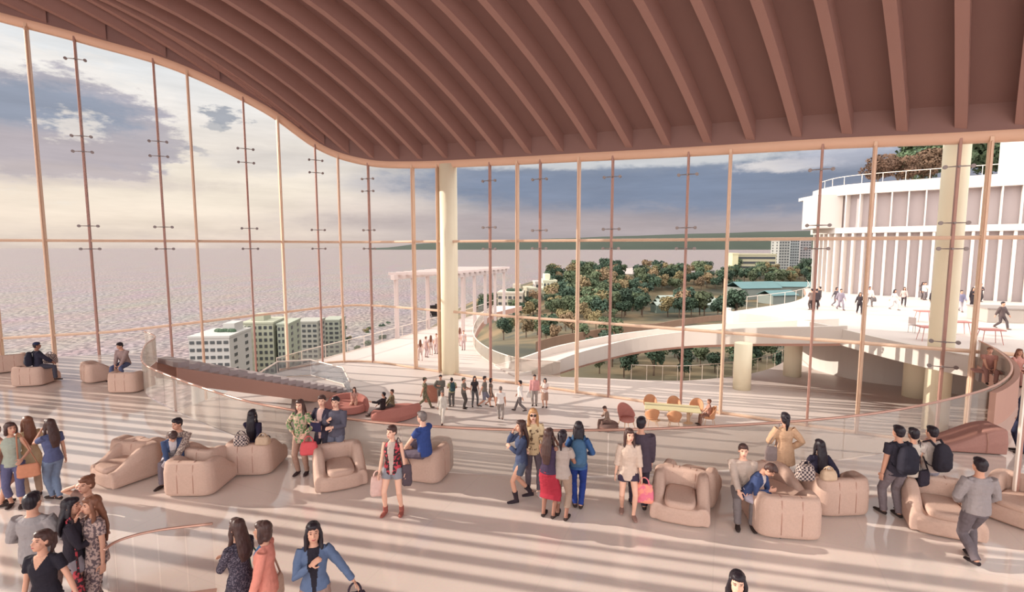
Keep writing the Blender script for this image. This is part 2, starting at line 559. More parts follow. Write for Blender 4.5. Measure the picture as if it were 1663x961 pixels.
# ------------------------------------------------------------------ upper floor
VOID = [(-17.4, 23.6), (-15.9, 22.2), (-14.9, 20.2), (-12.9, 17.3), (-11.0, 15.6), (-8.0, 13.45), (-5.9, 12.25), (-2.5, 11.0), (2.1, 10.65), (7.8, 11.5), (12.3, 13.3), (15, 15), (17.2, 17.1), (19, 19.6), (19.9, 21.2)]
void_edge = [(p.x, p.y) for p in catmull([(a, b, 0) for a, b in VOID], 6)]
right_wall = [(_c4[i][0] - 0.15, _c4[i][1] - 0.15) for i in range(len(_c4)) if _c4[i][0] > 20.4 and _c4[i][1] < 21.3]
poly = [(-53, -14), (40, -14)] + list(reversed(right_wall)) + list(reversed(void_edge)) + [(-22, 22.7), (-30, 22.4), (-40, 18), (-50, 10), (-53, 0)]
mb = MB(); mb.prism(poly, Z_UP - 0.55, Z_UP, mi=0, mside=1)
fl = mb.build('floor', [M_floor, M_terra]); tag(fl, kind='structure')

def guard(name, path, z, h, glass, railm, label, cat, rail_r=0.035, per=3, posts=False, group=None, skip_glass=False, postm=None, foot=True):
    """Glass guard along a plan path: one panel per bay, a rail on top, a shoe at the foot."""
    root = empty(name, (path[0][0], path[0][1], z)); tag(root, label, cat, group)
    o = Vector((path[0][0], path[0][1], z))
    zf = z if callable(z) else None
    P = [Vector((p[0], p[1], p[2] if len(p) > 2 else z)) - o for p in path]
    for i in range(0, len(P) - 1, per):
        seg = P[i:i + per + 1]
        if len(seg) < 2: continue
        if not skip_glass:
            mb = MB(); vs = []; fs = []
            for j, p in enumerate(seg):
                if j == 0: t = seg[1] - seg[0]
                elif j == len(seg) - 1: t = seg[-1] - seg[-2]
                else: t = seg[j + 1] - seg[j - 1]
                t.z = 0; t.normalize(); n = Vector((-t.y, t.x, 0)) * 0.01
                q = p.copy()
                if j == 0: q = q + t * 0.012
                if j == len(seg) - 1: q = q - t * 0.012
                for dn, dz in ((-1, 0.03), (1, 0.03), (1, h - 0.01), (-1, h - 0.01)):
                    vs.append(q + n * dn + Vector((0, 0, dz)))
            for j in range(len(seg) - 1):
                for k in range(4):
                    fs.append((j * 4 + k, (j + 1) * 4 + k, (j + 1) * 4 + (k + 1) % 4, j * 4 + (k + 1) % 4))
            m = len(seg) - 1
            fs += [(0, 1, 2, 3), (m * 4 + 3, m * 4 + 2, m * 4 + 1, m * 4)]
            mb.add(vs, fs); mb.build('glass_panel', glass, root)
        if posts:
            mb = MB(); mb.tube([seg[0] + Vector((0, 0, -0.02)), seg[0] + Vector((0, 0, h))], [rail_r * .8, rail_r * .8], n=6); mb.build('post', postm or railm, root)
    mb = MB(); mb.tube([p + Vector((0, 0, h)) for p in P], [(rail_r, rail_r * 1.1)] * len(P), n=8, ref=(0, 0, 1)); mb.build('top_rail', railm, root, smooth=True)
    if foot and not skip_glass:
        mb = MB(); mb.tube([p + Vector((0, 0, 0.035)) for p in P], [(0.030, 0.03)] * len(P), n=4, ref=(0, 0, 1)); mb.build('base_shoe', railm, root)
    return root
guard('glass_balustrade', void_edge, Z_UP, 1.05, M_balglass, M_rail, 'long curved glass balustrade with rose metal rail around the lobby void', 'balustrade', 0.03, per=6, foot=False)

# curved glass screen in the near lobby
scr = [at_z(x, y, 1.05) for x, y in ((170, 893), (185, 881), (215, 870), (255, 861), (300, 855), (345, 850))]
scr = catmull([(p.x, p.y, 0) for p in scr], 3)
guard('glass_screen', [(p.x, p.y) for p in scr], Z_UP, 1.05, glass_mat('screen_glass', (0.96, 0.95, 0.95), 0.8), M_rail, 'low curved clear glass screen behind the woman in the floral dress', 'glass screen', 0.018)

# ------------------------------------------------------------------ lower floor and outside terrace with the garden opening
left_b = [(-19, -14), (-19, 20), (-17.8, 28.4), (-16.9, 34), (-15.2, 39), (-12.7, 45), (-8.5, 56), (-4.6, 67), (-2.5, 76)]
hole_px = [(803, 508), (786, 521), (775, 536), (770, 553), (774, 568), (790, 583), (815, 596), (850, 606), (900, 611), (950, 613), (1000, 615), (1050, 617), (1100, 618), (1140, 616), (1190, 611), (1230, 604), (1258, 595), (1280, 582), (1293, 566), (1300, 552)]
hole = [at_z(x, y, Z_LOW) for x, y in hole_px]
hole = [(p.x, p.y) for p in catmull([(p.x, p.y, 0) for p in hole], 4)]
right_b = [(27, 50), (33, 58), (60, 60), (60, -14)]
poly = left_b + [(1.5, 76)] + hole + right_b
mb = MB(); mb.prism(poly, Z_LOW - 0.7, Z_LOW, mi=0, mside=1)
lf = mb.build('floor_lower', [M_lower, M_terra]); tag(lf, kind='structure')
print('hole', [(round(a, 1), round(b, 1)) for a, b in hole[::4]])

# glass and rail round the garden opening
g1 = [(a, b) for a, b in hole[:34]]
guard('glass_guard', [(a - 0.1, b) for a, b in g1], Z_LOW, 1.05, M_balglass, M_pale_rail, 'curved glass guard where the walkway bends round the garden opening', 'balustrade', 0.035, per=4)
g2 = hole[34:]
guard('metal_railing', g2[8:], Z_LOW, 1.0, None, M_pale_rail, 'thin pale metal railing along the far rim of the garden opening', 'railing', 0.018, per=2, posts=True, skip_glass=True)
# walkway edge railing on the sea side
wl = [at_z(x, y, Z_LOW) for x, y in ((428, 610), (470, 591), (515, 575), (560, 558), (610, 548), (655, 535), (700, 524), (745, 514), (778, 507))]
wl = [(-16.6, 35.0), (-15.4, 38.5), (-13.9, 42), (-12.6, 45), (-10.9, 49.5), (-8.4, 56), (-6.2, 62), (-4.5, 67), (-2.6, 75)]
wl = [(p.x, p.y) for p in catmull([(a, b, 0) for a, b in wl], 3)]
guard('metal_railing', wl, Z_LOW, 1.05, glass_mat('rail_glass', (0.93, 0.93, 0.93), 0.6), M_pale_rail, 'pale metal railing with posts along the sea side of the walkway', 'railing', 0.035, per=2, posts=True)

# ------------------------------------------------------------------ columns
def column(px, Y, r, z0, z1, m=M_cream, ring=True):
    d = ray(px, 480); X = d.x / d.y * Y
    mb = MB(); mb.tube([(0, 0, 0), (0, 0, z1 - z0)], [r, r], n=32)
    o = mb.build('column', m, None, smooth=False); o.location = (X, Y, z0)
    for p in o.data.polygons: p.use_smooth = len(p.vertices) == 4
    tag(o, kind='structure')
    return o
column(730, 34.9, 0.60, Z_LOW, 10.6)
column(1535, 23.3, 0.50, Z_LOW, 9.7)

# ------------------------------------------------------------------ stair from the lobby edge down to the lower floor
def stair():
    a = Vector((-15.9, 22.9, 0.0)); b = Vector((-10.6, 31.2, Z_LOW))
    root = empty('staircase', (b.x, b.y, Z_LOW)); tag(root, 'straight terracotta sided staircase dropping from the lobby edge beside the glass wall', 'staircase')
    d = (b - a); run = Vector((d.x, d.y, 0)).length; dirv = Vector((d.x, d.y, 0)).normalized(); side = Vector((-dirv.y, dirv.x, 0))
    n = 22; W = 2.0
    pr = []
    for k in range(n):
        y0 = run * k / n; y1 = run * (k + 1) / n; z = -(-Z_LOW) * (k + 1) / n
        mb = MB()
        o0 = a - Vector((b.x, b.y, Z_LOW))
        c = o0 + dirv * (y0 + y1) / 2 + Vector((0, 0, z - 0.12))
        mb.box(c, (run / n + 0.02, W, 0.24), math.atan2(dirv.y, dirv.x))
        mb.build('step', M_grey, root)
    for sgn in (-1, 1):
        mb = MB(); vs = []
        for y, z in ((-0.1, -0.36), (.895 * run, Z_LOW + .02), (.70 * run, Z_LOW + .02), (-0.1, -1.12)):
            vs.append((y, z))
        o0 = a - Vector((b.x, b.y, Z_LOW))
        p0 = [o0 + dirv * y + side * sgn * (W / 2) + Vector((0, 0, z)) for y, z in vs]
        p1 = [o0 + dirv * y + side * sgn * (W / 2 + 0.10) + Vector((0, 0, z)) for y, z in vs]
        m_ = len(vs)
        mb.add(p0 + p1, [tuple(range(m_)), tuple(reversed(range(m_, 2 * m_)))] + [(i, m_ + i, m_ + (i + 1) % m_, (i + 1) % m_) for i in range(m_)])
        mb.build('stringer', M_terra, root, weld=True)
    return root
stair()
# glass guard round the stair well of the lower floor
pp = [at_z(380, 613, Z_LOW + 1.05), at_z(405, 588, Z_LOW + 1.05), at_z(463, 585, Z_LOW + 1.05), at_z(545, 597, Z_LOW + 1.05), at_z(562, 623, Z_LOW + 1.05)]
pp = [(-15.6, 30.4), (-15.9, 33.6), (-13.9, 34.2), (-10.9, 31.9), (-9.4, 28.6)]
pq = []
for (a, b), (c, d) in zip(pp, pp[1:]):
    for k in range(3): pq.append((lerp(a, c, k / 3), lerp(b, d, k / 3)))
pq.append(pp[-1])
guard('glass_guard', pq, Z_LOW, 1.1, glass_mat('blue_guard_glass', (0.74, 0.76, 0.78), 0.9, haze=0.12, hazecol=(0.55, 0.56, 0.6)), M_pale_rail, 'angular blue-grey glass guard with white rail behind the staircase', 'balustrade', 0.05)

# ------------------------------------------------------------------ bridge ribbon rising over the opening
bc = [(-0.6, 35.4, -3.72), (2.0, 36.6, -3.55), (5.0, 37.4, -2.95), (8.5, 37.2, -2.15), (12, 35.6, -1.35), (15, 33.4, -0.75), (17.6, 31.4, -0.3), (20.0, 30.2, -0.02)]
bc = catmull(bc, 6)
br = empty('ground_bridge'); tag(br, kind='structure')
def ribbon(name, cl, o0, o1, z0, z1, m, taper=0):
    mb = MB(); vs = []
    for i, p in enumerate(cl):
        t = (cl[min(i + 1, len(cl) - 1)] - cl[max(i - 1, 0)]); t.z = 0; t.normalize()
        n = Vector((-t.y, t.x, 0))
        zt = z1 if not taper else lerp(0.02, z1, smooth01(i / taper))
        for o, z in ((o0, z0), (o1, z0), (o1, zt), (o0, zt)):
            vs.append(p + n * o + Vector((0, 0, z)))
    fs = []
    for i in range(len(cl) - 1):
        for k in range(4):
            fs.append((i * 4 + k, (i + 1) * 4 + k, (i + 1) * 4 + (k + 1) % 4, i * 4 + (k + 1) % 4))
    e = (len(cl) - 1) * 4
    fs += [(0, 1, 2, 3), (e + 3, e + 2, e + 1, e)]
    mb.add(vs, fs)
    return mb.build(name, m, br, weld=True)
ribbon('deck', bc, -1.5, 1.5, -0.35, 0.0, M_lower)
ribbon('parapet', bc, -1.75, -1.5, -0.45, 0.55, M_white, 10)
ribbon('parapet', bc, 1.5, 1.75, -0.45, 0.55, M_white, 10)
ribbon('soffit', bc, -1.6, 1.6, -0.62, -0.40, M_terra)
column(1211, 30.9, 0.52, Z_LOW, -0.9)
column(1293, 34.2, 0.56, Z_LOW, -0.55)
column(1497, 29.3, 0.60, Z_LOW, -0.55)

# ------------------------------------------------------------------ upper plaza with its curved cream edge
edge = [(20.3, 21.3), (19.8, 22.8), (19.4, 25.5), (19.3, 28), (19.2, 31), (18.3, 34.0), (16.4, 36.6), (16.8, 38.8), (20, 41.5), (26, 46.5), (31, 53), (36, 62)]
edge = [(p.x, p.y) for p in catmull([(a, b, 0) for a, b in edge], 6)]
wallpts = [(_c4[i][0] + 0.25, _c4[i][1] + 0.25) for i in range(len(_c4)) if _c4[i][0] > 20.6 and _c4[i][1] > 8]
poly = edge + [(75, 62), (75, 8)] + list(reversed(wallpts))
mb = MB(); mb.prism(poly, -0.6, 0.0, mi=0, mside=1)
pz = mb.build('ground_plaza', [M_plaza, M_terra]); tag(pz, kind='structure')
up = [Vector((a, b, 0)) for a, b in edge[:44]]
mb = MB(); vs = []
for i, p in enumerate(up):
    t = (up[min(i + 1, len(up) - 1)] - up[max(i - 1, 0)]).normalized(); n = Vector((-t.y, t.x, 0))
    for o, z in ((-0.02, -0.62), (0.25, -0.62), (0.25, 0.32), (-0.02, 0.32)):
        vs.append(p + n * o + Vector((0, 0, z)))
fs = []
for i in range(len(up) - 1):
    for k in range(4):
        fs.append((i * 4 + k, (i + 1) * 4 + k, (i + 1) * 4 + (k + 1) % 4, i * 4 + (k + 1) % 4))
e = (len(up) - 1) * 4; fs += [(0, 1, 2, 3), (e + 3, e + 2, e + 1, e)]
mb.add(vs, fs)
t_ = mb.build('trim_2', M_white, weld=True); tag(t_, kind='structure')
pr_path = [(a + 0.3, b) for a, b in edge[46:]]
guard('metal_railing', pr_path, 0.0, 1.05, None, M_pale_rail, 'slim pale railing at the far corner of the plaza by the white building', 'railing', 0.02, per=2, posts=True, skip_glass=True)
# white curved wall added under the plaza to catch sun and brighten the space
wp = [(29.5, 25), (28, 28), (25.8, 30.8), (23.2, 32.6), (22.0, 35.5), (22.0, 39), (23.5, 42.5), (26.5, 46.6)]
wp = catmull([(a, b, 0) for a, b in wp], 6)
mb = MB(); vs = []
for i, p in enumerate(wp):
    t = (wp[min(i + 1, len(wp) - 1)] - wp[max(i - 1, 0)]).normalized(); n = Vector((t.y, -t.x, 0))
    for of, z in ((0, Z_LOW), (.3, Z_LOW), (.3, -.6), (0, -.6)): vs.append(p + n * of + Vector((0, 0, z)))
fs = []
for i in range(len(wp) - 1):
    for k in range(4): fs.append((i * 4 + k, (i + 1) * 4 + k, (i + 1) * 4 + (k + 1) % 4, i * 4 + (k + 1) % 4))
e = (len(wp) - 1) * 4; fs += [(0, 1, 2, 3), (e + 3, e + 2, e + 1, e)]
mb.add(vs, fs)
t_ = mb.build('wall_sun_catcher', M_white, weld=True); tag(t_, kind='structure')
# low grey wall on the plaza
gp = [at_z(1590, 520, 0), at_z(1700, 527, 0)]
mb = MB(); c = (gp[0] + gp[1]) / 2
lw = empty('low_wall', (c.x, c.y, 0)); tag(lw, 'long low grey planter wall standing on the plaza', 'low wall')
mb.box((0.6, 0.5, 0.45), ((gp[1] - gp[0]).length + 1, 2.2, 0.9), -0.25); o = mb.build('wall_body', mat('grey_stone_wall', (178, 168, 160), 0.8, 0.08, 1.0), lw); bevel(o, 0.03)
mb = MB(); mb.box((0.6, 0.5, 0.94), ((gp[1] - gp[0]).length + 1.1, 2.3, 0.08), -0.25); mb.build('coping', mat('dark_coping', (150, 140, 135), 0.7), lw)

# ------------------------------------------------------------------ pergola on the walkway
def pergola():
    M_white = mat('pale_rose_pergola_paint', (206, 190, 186), 0.7, 0.04, 0.6)
    z0 = Z_LOW
    A = Vector((-11.2, 48.6, z0)); B = Vector((-6.0, 63.0, z0))          # sea side row
    Cc = Vector((-4.6, 50.2, z0)); 
    root = empty('pergola', ((A + B) / 2)); o = root.location.copy(); tag(root, 'tall white pergola of slim posts over the walkway by the sea', 'pergola')
    rowL = [A.lerp(B, k / 5) for k in range(6)]
    rowR = [p + Vector((5.0, 1.4 - 0.25 * i, 0)) for i, p in enumerate(rowL)]
    for p in rowL + rowR:
        mb = MB(); mb.box((p.x - o.x, p.y - o.y, 2.9), (0.34, 0.5, 5.8)); bevel(mb.build('post', M_white, root), 0.02, 1)
    for row in (rowL, rowR):
        d = row[-1] - row[0]; mid = (row[0] + row[-1]) / 2 - o
        mb = MB(); mb.box((mid.x, mid.y, 5.95), (d.length + 1.2, 0.4, 0.45), math.atan2(d.y, d.x)); mb.build('beam', M_white, root)
    for k in range(12):
        p = rowL[0].lerp(rowL[-1], k / 11) - o; q = rowR[0].lerp(rowR[-1], k / 11) - o
        d = q - p; m_ = (p + q) / 2
        mb = MB(); mb.box((m_.x, m_.y, 6.3), (d.length + 1.4, 0.28, 0.26), math.atan2(d.y, d.x)); mb.build('rafter', M_white, root)
    return root
pergola()

# ------------------------------------------------------------------ white building with fins
def white_building():
    face = [(36.6, 62.0), (35.9, 59.0), (35.8, 56.6), (36.6, 54.6), (38.3, 52.7), (42.0, 49.7), (47.0, 45.8), (53.0, 41.2), (60.0, 36.0), (68.0, 30.0)]
    P = catmull([(a, b, 0) for a, b in face], 10)
    L = [0.0]
    for a, b in zip(P, P[1:]): L.append(L[-1] + (b - a).length)
    def at(s):
        for i in range(len(L) - 1):
            if L[i + 1] >= s:
                t = (s - L[i]) / max(1e-9, L[i + 1] - L[i]); p = P[i].lerp(P[i + 1], t); d = (P[i + 1] - P[i]).normalized()
                return p, d, Vector((d.y, -d.x, 0))
        return P[-1], (P[-1] - P[-2]).normalized(), Vector(((P[-1] - P[-2]).normalized().y, -(P[-1] - P[-2]).normalized().x, 0))
    root = empty('building', (36.6, 54.6, 0)); o = root.location.copy()
    tag(root, 'large white two storey building with vertical fins behind the plaza', 'building')
    def strip(name, off0, off1, z0, z1, m):
        mb = MB(); vs = []
        for i, p in enumerate(P):
            t = (P[min(i + 1, len(P) - 1)] - P[max(i - 1, 0)]).normalized(); n = Vector((t.y, -t.x, 0))
            for of, z in ((off0, z0), (off1, z0), (off1, z1), (off0, z1)):
                vs.append(p + n * of + Vector((0, 0, z)) - o)
        fs = []
        for i in range(len(P) - 1):
            for k in range(4):
                fs.append((i * 4 + k, i * 4 + (k + 1) % 4, (i + 1) * 4 + (k + 1) % 4, (i + 1) * 4 + k))
        e = (len(P) - 1) * 4; fs += [(3, 2, 1, 0), (e, e + 1, e + 2, e + 3)]
        mb.add(vs, fs); mb.build(name, m, root, weld=True)
    strip('wall_body', -1.2, -0.55, 0.0, 6.7, M_grey)
    strip('floor_band', -1.2, 0.15, 6.55, 7.15, M_white)
    strip('wall_body', -1.2, -0.65, 7.1, 10.7, M_grey)
    strip('parapet', -1.2, 0.15, 10.65, 11.75, M_white)
    # roof slab
    poly = [(p.x - o.x, p.y - o.y) for p in P] + [(72 - o.x, 66 - o.y), (37 - o.x, 66 - o.y)]
    mb = MB(); mb.prism(poly, 10.9, 11.3); mb.build('roof', M_white, root)
    # fins
    def fin_mesh(h, dp, w):
        mb = MB(); mb.box((0, -dp / 2, h / 2), (w, dp, h)); me = mb.mesh('fin'); me.materials.append(M_white); return me
    me1 = fin_mesh(6.55, 0.62, 0.22); me2 = fin_mesh(3.6, 0.75, 0.12)
    s = 1.0
    while s < L[-1] - 0.5 and s < 30:
        p, d, n = at(s)
        f = link('fin', me1, None, root); f.location = p + n * -0.55 - o; f.rotation_euler = (0, 0, math.atan2(d.y, d.x)); s += 0.96
    s = 1.4
    while s < 30:
        p, d, n = at(s)
        f = link('fin', me2, None, root); f.location = p + n * -0.65 + Vector((0, 0, 7.1)) - o; f.rotation_euler = (0, 0, math.atan2(d.y, d.x)); s += 1.36
    # wing at the corner that juts out
    mb = MB(); mb.box((-0.9, 4.2, 9.0), (2.6, 5.0, 3.7), -0.25); bevel(mb.build('corner_wing', M_white, root), 0.04)
    # roof railing
    path = []
    for s in [0.5 + 0.95 * k for k in range(31)]:
        p, d, n = at(s); path.append(p + n * -0.35 + Vector((0, 0, 11.75)) - o)
    mb = MB(); mb.tube([p + Vector((0, 0, 0.95)) for p in path], [0.035] * len(path), n=6); mb.build('roof_rail', M_pale_rail, root)
    for p in path[::2]:
        mb = MB(); mb.tube([p, p + Vector((0, 0, 0.95))], [0.028, 0.028], n=6); mb.build('rail_post', M_pale_rail, root)
    # stair tower on the roof
    q = at_y(1668, 300, 51.0)
    mb = MB(); mb.box((q.x - o.x + 1.2, 51.6 - o.y, 14.2), (4.2, 3.6, 6.6), -0.3); bevel(mb.build('roof_tower', M_white, root), 0.05)
    mb = MB(); mb.box((q.x - o.x - 0.3, 49.6 - o.y, 15.6), (1.0, 1.0, 0.35), -0.3); mb.build('canopy', M_terra, root)
white_building()

# terracotta upstand along the last stretch of the balustrade, on the lobby side
tw = [p for p in void_edge if p[0] > 13.2]
mb = MB(); vs = []
for i, p in enumerate(tw):
    q0 = Vector((*tw[max(i - 1, 0)], 0)); q1 = Vector((*tw[min(i + 1, len(tw) - 1)], 0))
    t = (q1 - q0).normalized(); n = Vector((t.y, -t.x, 0))
    for of, z in ((.06, 0), (.20, 0), (.20, .98), (.06, .98)):
        vs.append(Vector((p[0], p[1], z)) + n * of)
fs = []
for i in range(len(tw) - 1):
    for k in range(4):
        fs.append((i * 4 + k, (i + 1) * 4 + k, (i + 1) * 4 + (k + 1) % 4, i * 4 + (k + 1) % 4))
e = (len(tw) - 1) * 4; fs += [(0, 1, 2, 3), (e + 3, e + 2, e + 1, e)]
mb.add(vs, fs)
w_ = mb.build('wall_upstand', M_terra, weld=True); tag(w_, kind='structure')
# slim post standing by the east edge of the lobby
pp_ = at_z(1645, 832, 0)
po = empty('post', pp_); po.name = 'slim_post'; tag(po, 'slim pale metal post standing on the lobby floor near the navy suit', 'post')
mb = MB(); mb.box((0, 0, .015), (.16, .16, .03)); mb.build('foot_plate', M_steel, po)
mb = MB(); mb.box((-.02, 0, 1.35), (.035, .05, 2.64)); mb.build('bright_strip', M_pale_rail, po)
mb = MB(); mb.box((.025, .01, 1.35), (.05, .06, 2.64)); mb.build('upright', M_mull2, po)
# ------------------------------------------------------------------ sea, land, far ridge
SEA_Z = -95.0
def sea_mat():
    m = bpy.data.materials.new('grey_violet_sea'); m.use_nodes = True
    nt = m.node_tree; N = nt.nodes; L = nt.links
    b = N['Principled BSDF']
    tc = N.new('ShaderNodeTexCoord')
    def nz(scale, sx, sy, detail):
        mp = N.new('ShaderNodeMapping'); mp.inputs['Scale'].default_value = (sx, sy, 1)
        t = N.new('ShaderNodeTexNoise'); t.inputs['Scale'].default_value = scale; t.inputs['Detail'].default_value = detail
        L.new(tc.outputs['Object'], mp.inputs[0]); L.new(mp.outputs[0], t.inputs['Vector']); return t
    n1 = nz(0.20, 1, 0.8, 7); n2 = nz(0.02, 1, 0.4, 3)
    cr = N.new('ShaderNodeValToRGB')
    cr.color_ramp.elements[0].position = 0.38; cr.color_ramp.elements[0].color = srgb(92, 80, 84)
    cr.color_ramp.elements[1].position = 0.66; cr.color_ramp.elements[1].color = srgb(178, 162, 158)
    L.new(n1.outputs['Fac'], cr.inputs[0])
    mx = N.new('ShaderNodeMix'); mx.data_type = 'RGBA'; mx.blend_type = 'MULTIPLY'; mx.inputs[0].default_value = 0.35
    L.new(cr.outputs[0], mx.inputs[6]); L.new(n2.outputs['Color'], mx.inputs[7])
    L.new(mx.outputs[2], b.inputs['Base Color'])
    b.inputs['Roughness'].default_value = 0.45; b.inputs['Specular IOR Level'].default_value = 0.35
    bp = N.new('ShaderNodeBump'); bp.inputs['Strength'].default_value = 0.7; bp.inputs['Distance'].default_value = 3.0
    L.new(n1.outputs['Fac'], bp.inputs['Height']); L.new(bp.outputs[0], b.inputs['Normal'])
    return m
mb = MB()
R = 60000
mb.add([(-R, -200, SEA_Z), (R, -200, SEA_Z), (R, R, SEA_Z), (-R, R, SEA_Z)], [(0, 1, 2, 3)])
sea = mb.build('sea', sea_mat()); tag(sea, kind='structure')

def terrain(X, Y):
    Y = max(Y, 5.0)
    u = X / Y
    zr = interp(Y, [(20, -11.5), (60, -11.8), (85, -13), (120, -16), (180, -21), (250, -21), (310, -12), (350, -13), (430, -50), (520, -100)])
    zr -= 16 * smooth01((0.12 - u) / 0.22) * smooth01((Y - 90) / 150)
    zl = interp(Y, [(20, -14), (40, -22), (80, -42), (140, -62), (250, -80), (360, -84), (420, -100)])
    zl -= 30 * smooth01((-0.60 - u) / 0.10)
    k = smooth01((u + 0.34) / 0.30)
    z = lerp(zl, zr, k)
    # knoll of the building side
    z += 1.2 * noise.noise(Vector((X * 0.03, Y * 0.03, 0))) * smooth01((Y - 60) / 60)
    return z
M_land = None
def land_mat():
    m = bpy.data.materials.new('dry_grass_and_scrub'); m.use_nodes = True
    nt = m.node_tree; N = nt.nodes; L = nt.links; b = N['Principled BSDF']; b.inputs['Roughness'].default_value = 0.95
    tc = N.new('ShaderNodeTexCoord')
    t = N.new('ShaderNodeTexNoise'); t.inputs['Scale'].default_value = 0.06; t.inputs['Detail'].default_value = 7
    L.new(tc.outputs['Object'], t.inputs['Vector'])
    cr = N.new('ShaderNodeValToRGB'); e = cr.color_ramp.elements
    e[0].position = 0.36; e[0].color = srgb(58, 58, 48); e[1].position = 0.62; e[1].color = srgb(120, 100, 74)
    x = e.new(0.5); x.color = srgb(92, 82, 60)
    L.new(t.outputs['Fac'], cr.inputs[0]); L.new(cr.outputs[0], b.inputs['Base Color'])
    return m
M_land = land_mat()
mb = MB()
ys = [12, 20, 27, 34, 41, 48, 56, 64, 74, 86, 100, 116, 134, 154, 176, 200, 225, 250, 280, 310, 340, 370, 400, 440, 480, 530]
us = [-0.80 + 2.5 * i / 75 for i in range(76)]
vs = [(u * y, y, terrain(u * y, y)) for y in ys for u in us]
w = len(us); fs = []
for j in range(len(ys) - 1):
    for i in range(w - 1):
        a = j * w + i; fs.append((a, a + 1, a + w + 1, a + w))
mb.add(vs, fs)
ld = mb.build('ground_hillside', M_land, smooth=True); tag(ld, kind='structure')

def on_land(px, py):
    d = ray(px, py); t = 25.0
    while t < 900:
        p = Vector((0, 0, CAM_H)) + d * t
        if p.z <= terrain(p.x, p.y): return Vector((p.x, p.y, terrain(p.x, p.y)))
        t *= 1.01
    return None

# far ridge across the bay
mb = MB()
prof = []
for i in range(61):
    px = 600 + i * (1500 - 600) / 60
    h = interp(px, [(600, 403), (640, 401), (680, 396), (740, 392), (850, 389), (960, 385), (1080, 381), (1200, 377), (1300, 375), (1500, 368)])
    h += 1.0 * noise.noise(Vector((px * 0.02, 1.3, 0)))
    prof.append((px, h))
vs = []
for px, h in prof:
    a = at_y(px, 402.5, 24000); top = at_y(px, h, 27500); bk = at_y(px, h, 36000)
    vs += [(a.x, a.y, SEA_Z - 1), tuple(at_y(px, lerp(402, h, .6), 25500)), tuple(top), (bk.x, bk.y, SEA_Z)]
fs = []
for i in range(60):
    for k in range(3):
        fs.append((i * 4 + k, (i + 1) * 4 + k, (i + 1) * 4 + k + 1, i * 4 + k + 1))
mb.add(vs, fs)
rg = mb.build('hills', mat('dark_green_far_hills', (54, 62, 54), 1.0, 0.25, 0.0004), smooth=True); tag(rg, kind='structure')
# pale shore of the headland beyond the wood
mb = MB()
up_ = [at_z(x, y, SEA_Z + 1.5) for x, y in ((828, 478), (850, 470), (880, 461), (900, 452), (950, 443), (1000, 437), (1040, 434))]
lo_ = [at_z(x, y, SEA_Z - 1) for x, y in ((840, 500), (880, 500), (920, 500), (960, 500), (1000, 490), (1050, 480), (1100, 470))]
vs = [tuple(p) for p in up_] + [tuple(p) for p in lo_]
mb.add(vs, [(i, 7 + i, 8 + i, i + 1) for i in range(6)])
sh = mb.build('beach', mat('pale_sand_shore', (168, 154, 150), 0.9, 0.12, 0.02)); tag(sh, kind='structure')

# retaining walls and path below the bridge
def wall_strip(name, px_pts, h, m):
    pts = [on_land(x, y) for x, y in px_pts]
    pts = catmull([p for p in pts if p is not None], 5)
    mb = MB(); vs = []
    for p in pts:
        z = terrain(p.x, p.y)
        vs += [(p.x, p.y, z - 0.5), (p.x, p.y, z + h), (p.x + 0.1, p.y + 0.5, z + h), (p.x + 0.1, p.y + 0.5, z - 0.5)]
    fs = []
    for i in range(len(pts) - 1):
        for k in range(4):
            fs.append((i * 4 + k, i * 4 + (k + 1) % 4, (i + 1) * 4 + (k + 1) % 4, (i + 1) * 4 + k))
    e = (len(pts) - 1) * 4; fs += [(3, 2, 1, 0), (e, e + 1, e + 2, e + 3)]
    mb.add(vs, fs)
    o = mb.build(name, m, weld=True); return o
o = wall_strip('retaining_wall', [(870, 575), (920, 560), (980, 548), (1040, 540), (1100, 530), (1170, 521), (1230, 513)], 2.0, mat('brown_stone_retaining_wall', (140, 112, 94), 0.9, 0.15, 0.4))
tag(o, 'long brown retaining wall on the slope behind the bridge', 'wall')

